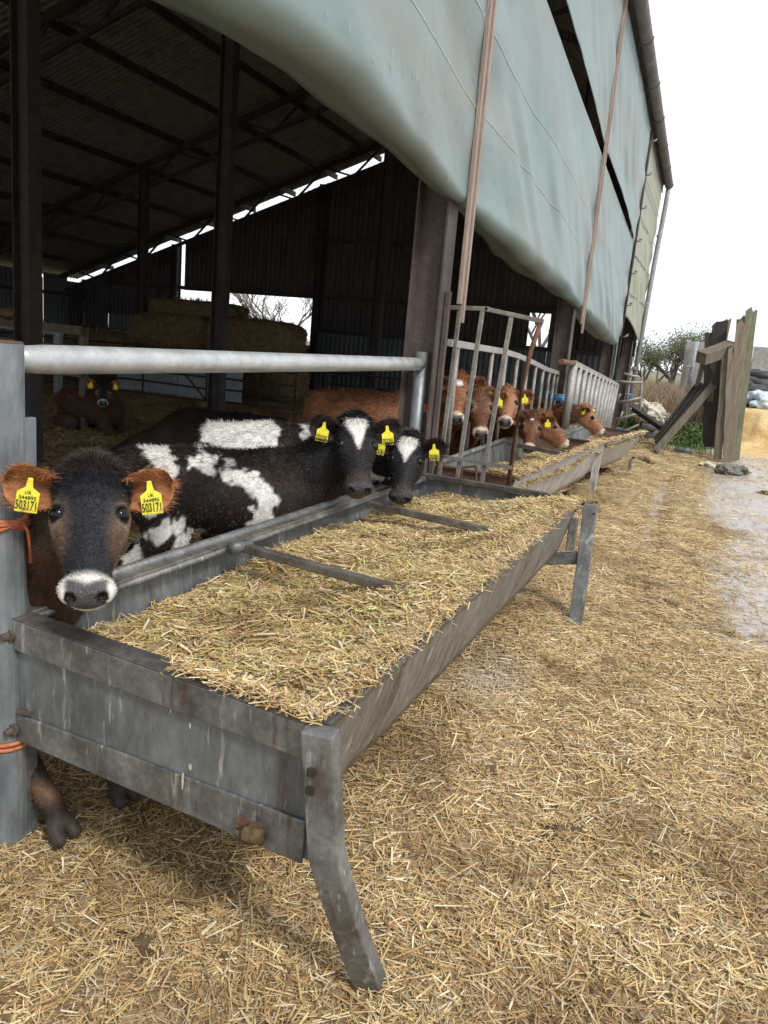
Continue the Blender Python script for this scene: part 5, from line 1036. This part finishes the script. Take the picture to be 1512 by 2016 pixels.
def pied(paths, blaze, brown=.0, blaze_end=.21, bw=.052):
    def f(b, h, ish, wn):
        c = ramp3(BLACK*.9, np.array([.035, .020, .013]), np.clip(.5+1.6*wn, 0, 1)*(1-ish*.8)); d = np.full(len(b), 9.0)
        for p in paths: d = np.minimum(d, seg2(b, p, 0))
        w = sstep(.012, -.012, d+.13*wn)*(1-ish); c = c*(1-w[:, None])+WHITE*w[:, None]
        bz = sstep(.012, -.006, np.abs(h[:, 1])-bw*np.clip((blaze_end-h[:, 0])/(blaze_end-.06), 0, 1)*(1 if blaze else 0)-.02*wn+.004)*(h[:, 2] > -.02)*(h[:, 0] > .025)*(h[:, 0] < blaze_end)*ish if blaze else 0*wn
        c = c*(1-bz[:, None])+WHITE*bz[:, None]
        pk = np.exp(-((h[:, 0]-.365)/.035)**2)*ish*.35; c = c*(1-pk[:, None])+np.array([.12, .085, .075])*pk[:, None]
        c = nosecol(c, h, ish, (.05, .045, .048), (.06, .05, .05), .365, .6); return hoof(eyelid(c, h, ish, (.006, .006, .007)), b)
    return f
def redcoat(base, star=0.0, face=1.0, ring=(.66, .55, .42), dark=None, pale=0.0, white=None):
    base = np.asarray(base)
    def f(b, h, ish, wn):
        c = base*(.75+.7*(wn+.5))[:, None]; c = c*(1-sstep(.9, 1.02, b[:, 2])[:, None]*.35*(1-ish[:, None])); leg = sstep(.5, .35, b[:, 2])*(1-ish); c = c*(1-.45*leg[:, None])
        if white: w = sstep(.012, -.012, np.minimum.reduce([seg2(b, p, 0) for p in white])+.08*wn)*(1-ish); c = c*(1-w[:, None])+WHITE*w[:, None]
        hc = base*face*(.8+.5*(wn+.5))[:, None]; pl = np.clip(pale+sstep(-.03, -.09, h[:, 2])*.5, 0, 1)*ish; hc = hc*(1-pl[:, None]*.6)+np.array([.46, .30, .18])*pl[:, None]*.6
        ey = np.exp(-(eyed(h)/.045)**2)*.55; hc = hc*(1-ey[:, None])+np.array([.5, .36, .25])*ey[:, None]
        if star: st = sstep(.006, -.006, np.hypot((h[:, 0]-.085)/1.0, h[:, 1]/1.2)-star-.03*wn)*(h[:, 2] > 0); hc = hc*(1-st[:, None])+WHITE*st[:, None]
        hc = nosecol(hc, h, ish, (.085, .08, .08), ring, .352); hc = eyelid(hc, h, ish, (.03, .018, .012)); return hoof(c*(1-ish[:, None])+hc*ish[:, None], b)
    return f
ORANGE_EAR = np.array([.50, .21, .085]); BROWN_EAR = np.array([.33, .14, .06])
UK = [('UK', .50, .105*.16, .30), ('344895', .36, .10*.17, .74), ('503171', .10, .105*.36, .90)]
UK = [('UK', .52, .014, .28), ('344895', .37, .015, .76), ('503171', .08, .037, .90)]
# --- the near calf looking into the lens
mz_, pl_ = muzzle_pts((170, 1192), .885, (182, 945), .44)
to_cam = nrm(np.array([0, 0, HEYE])-mz_)
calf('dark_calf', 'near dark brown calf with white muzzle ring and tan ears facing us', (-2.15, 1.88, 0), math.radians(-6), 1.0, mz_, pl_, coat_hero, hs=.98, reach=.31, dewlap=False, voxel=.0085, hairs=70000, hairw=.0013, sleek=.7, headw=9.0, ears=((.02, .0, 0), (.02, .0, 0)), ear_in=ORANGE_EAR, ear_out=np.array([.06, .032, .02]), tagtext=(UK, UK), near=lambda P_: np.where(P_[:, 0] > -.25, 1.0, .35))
# --- pied calf with its head turned
mz_, pl_ = muzzle_pts((706, 975), .87, (697, 856), .40)
pb1 = [[(-.53, 1.02, .08), (-.46, .95, .05), (-.47, .82, .03), (-.53, .70, .045)], [(-.30, .955, .035), (-.25, .93, .03)], [(-.12, .905, .03), (-.02, .88, .045), (.06, .80, .06), (.07, .68, .06), (.01, .56, .055), (-.05, .50, .045)], [(-.50, .56, .05), (-.42, .60, .04), (-.36, .66, .015)], [(-.34, .52, .05), (-.15, .52, .03)], [(-.66, .5, .06), (-.55, .3, .06)]]
calf('pied_calf', 'black and white calf with a blaze, chewing with its head turned to us', (-2.14, 3.62, 0), math.radians(30), .98, mz_, pl_, pied(pb1, True), hs=1.04, voxel=.0105, hairs=60000, hairw=.0028, ears=((.10, .05, 0), (.05, .05, 0)), ear_in=np.array([.055, .04, .04]), ear_out=BLACK, tagtext=([('703201', .1, .036, .88)], [('703201', .1, .036, .88)]), hair_len=.75)
# --- second pied calf, eating
mz_, pl_ = muzzle_pts((787, 990), .745, (805, 872), .42)
pb2 = [[(-.60, .95, .10), (-.42, .92, .16), (-.38, .80, .12)], [(-.08, 1.0, .05), (.08, .98, .11), (.27, .97, .17), (.25, .85, .10)], [(-.6, .8, .04), (-.55, .75, .03)]]
calf('pied_calf', 'black and white calf with white shoulder eating beside the far pipe post', (-2.14, 4.45, 0), math.radians(32), 1.06, mz_, pl_, pied(pb2, True, blaze_end=.20, bw=.06), hs=.97, voxel=.0115, hairs=40000, hairw=.003, ears=((.10, .0, .2), (.10, .0, .2)), ear_in=np.array([.06, .035, .035]), ear_out=BLACK, tagtext=([('703781', .1, .036, .88)], [('703781', .1, .036, .88)]), hair_len=.85)
# --- dark calf behind them, head down and away
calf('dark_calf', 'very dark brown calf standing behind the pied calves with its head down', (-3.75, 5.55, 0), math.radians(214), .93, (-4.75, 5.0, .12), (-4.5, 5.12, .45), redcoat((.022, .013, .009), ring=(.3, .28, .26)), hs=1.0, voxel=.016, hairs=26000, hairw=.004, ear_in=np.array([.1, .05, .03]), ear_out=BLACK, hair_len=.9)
# --- lying calf at the back left
mz_, pl_ = muzzle_pts((203, 798), .50, (203, 758), .40)
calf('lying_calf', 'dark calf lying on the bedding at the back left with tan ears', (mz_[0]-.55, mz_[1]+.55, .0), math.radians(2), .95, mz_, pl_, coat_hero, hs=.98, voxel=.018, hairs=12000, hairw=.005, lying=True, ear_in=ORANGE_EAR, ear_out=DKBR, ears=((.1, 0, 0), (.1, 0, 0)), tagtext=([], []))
calf('brown_calf', 'brown and white calf standing half hidden behind the left post', (-12.3, 10.6, 0), math.radians(185), .95, (-13.5, 10.3, .4), (-13.3, 10.4, .75), redcoat((.20, .10, .06), white=[[(-.55, .75, .06), (-.5, .5, .05)]]), hs=1.0, voxel=.022, hairs=7000, hairw=.006, ear_in=BROWN_EAR, ear_out=DKBR)
# --- red calves at the second trough
mz_, pl_ = muzzle_pts((897, 832), 1.03, (902, 752), .43)
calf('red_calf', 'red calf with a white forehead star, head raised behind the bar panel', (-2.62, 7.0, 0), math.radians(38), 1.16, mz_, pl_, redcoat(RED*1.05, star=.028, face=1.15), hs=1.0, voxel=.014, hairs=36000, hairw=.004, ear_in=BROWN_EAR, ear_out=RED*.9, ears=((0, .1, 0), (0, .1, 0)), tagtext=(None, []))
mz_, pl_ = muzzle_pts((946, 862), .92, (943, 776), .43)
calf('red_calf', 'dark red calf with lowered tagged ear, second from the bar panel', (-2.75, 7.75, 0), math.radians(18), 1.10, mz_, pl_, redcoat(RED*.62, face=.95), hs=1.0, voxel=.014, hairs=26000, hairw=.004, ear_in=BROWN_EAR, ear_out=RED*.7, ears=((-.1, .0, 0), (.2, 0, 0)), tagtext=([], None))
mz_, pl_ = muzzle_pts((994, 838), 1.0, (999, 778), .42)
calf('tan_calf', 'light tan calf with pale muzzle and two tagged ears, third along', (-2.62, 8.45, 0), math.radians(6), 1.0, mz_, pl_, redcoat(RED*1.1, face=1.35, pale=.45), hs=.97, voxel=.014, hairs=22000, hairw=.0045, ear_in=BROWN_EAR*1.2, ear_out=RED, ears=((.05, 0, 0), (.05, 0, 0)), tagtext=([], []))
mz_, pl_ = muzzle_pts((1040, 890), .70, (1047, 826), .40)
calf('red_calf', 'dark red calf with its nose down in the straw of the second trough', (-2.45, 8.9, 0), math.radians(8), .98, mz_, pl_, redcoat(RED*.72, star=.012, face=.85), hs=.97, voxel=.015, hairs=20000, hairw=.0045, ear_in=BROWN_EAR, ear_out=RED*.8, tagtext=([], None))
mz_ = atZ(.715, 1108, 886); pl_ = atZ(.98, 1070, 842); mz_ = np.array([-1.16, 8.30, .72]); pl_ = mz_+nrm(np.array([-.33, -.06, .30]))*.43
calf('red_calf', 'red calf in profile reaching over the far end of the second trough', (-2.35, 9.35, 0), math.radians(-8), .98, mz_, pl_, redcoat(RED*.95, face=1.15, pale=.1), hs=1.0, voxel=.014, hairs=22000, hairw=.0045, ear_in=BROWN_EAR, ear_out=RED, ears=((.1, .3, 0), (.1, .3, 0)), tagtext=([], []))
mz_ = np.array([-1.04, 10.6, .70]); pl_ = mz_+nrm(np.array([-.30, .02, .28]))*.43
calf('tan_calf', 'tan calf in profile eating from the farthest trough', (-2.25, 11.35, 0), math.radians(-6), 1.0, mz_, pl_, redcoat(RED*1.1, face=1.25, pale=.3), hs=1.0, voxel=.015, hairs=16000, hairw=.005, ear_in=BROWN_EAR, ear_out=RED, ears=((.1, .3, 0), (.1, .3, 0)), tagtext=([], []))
# ================================================================== settle: put every Empty at the base of its parts
bpy.context.view_layer.update()
for o in list(scene.objects):
    if o.type == 'EMPTY' and o.parent is None and o.children:
        lo = np.full(3, 1e9); hi = -lo
        for c in o.children_recursive:
            if c.type == 'MESH' and len(c.data.vertices):
                bb = [c.matrix_world@Vector(q) for q in c.bound_box]
                for q in bb: lo = np.minimum(lo, q); hi = np.maximum(hi, q)
        base = Vector(((lo[0]+hi[0])/2, (lo[1]+hi[1])/2, lo[2])); 
        for c in o.children: c.location = c.location-base
        o.location = base
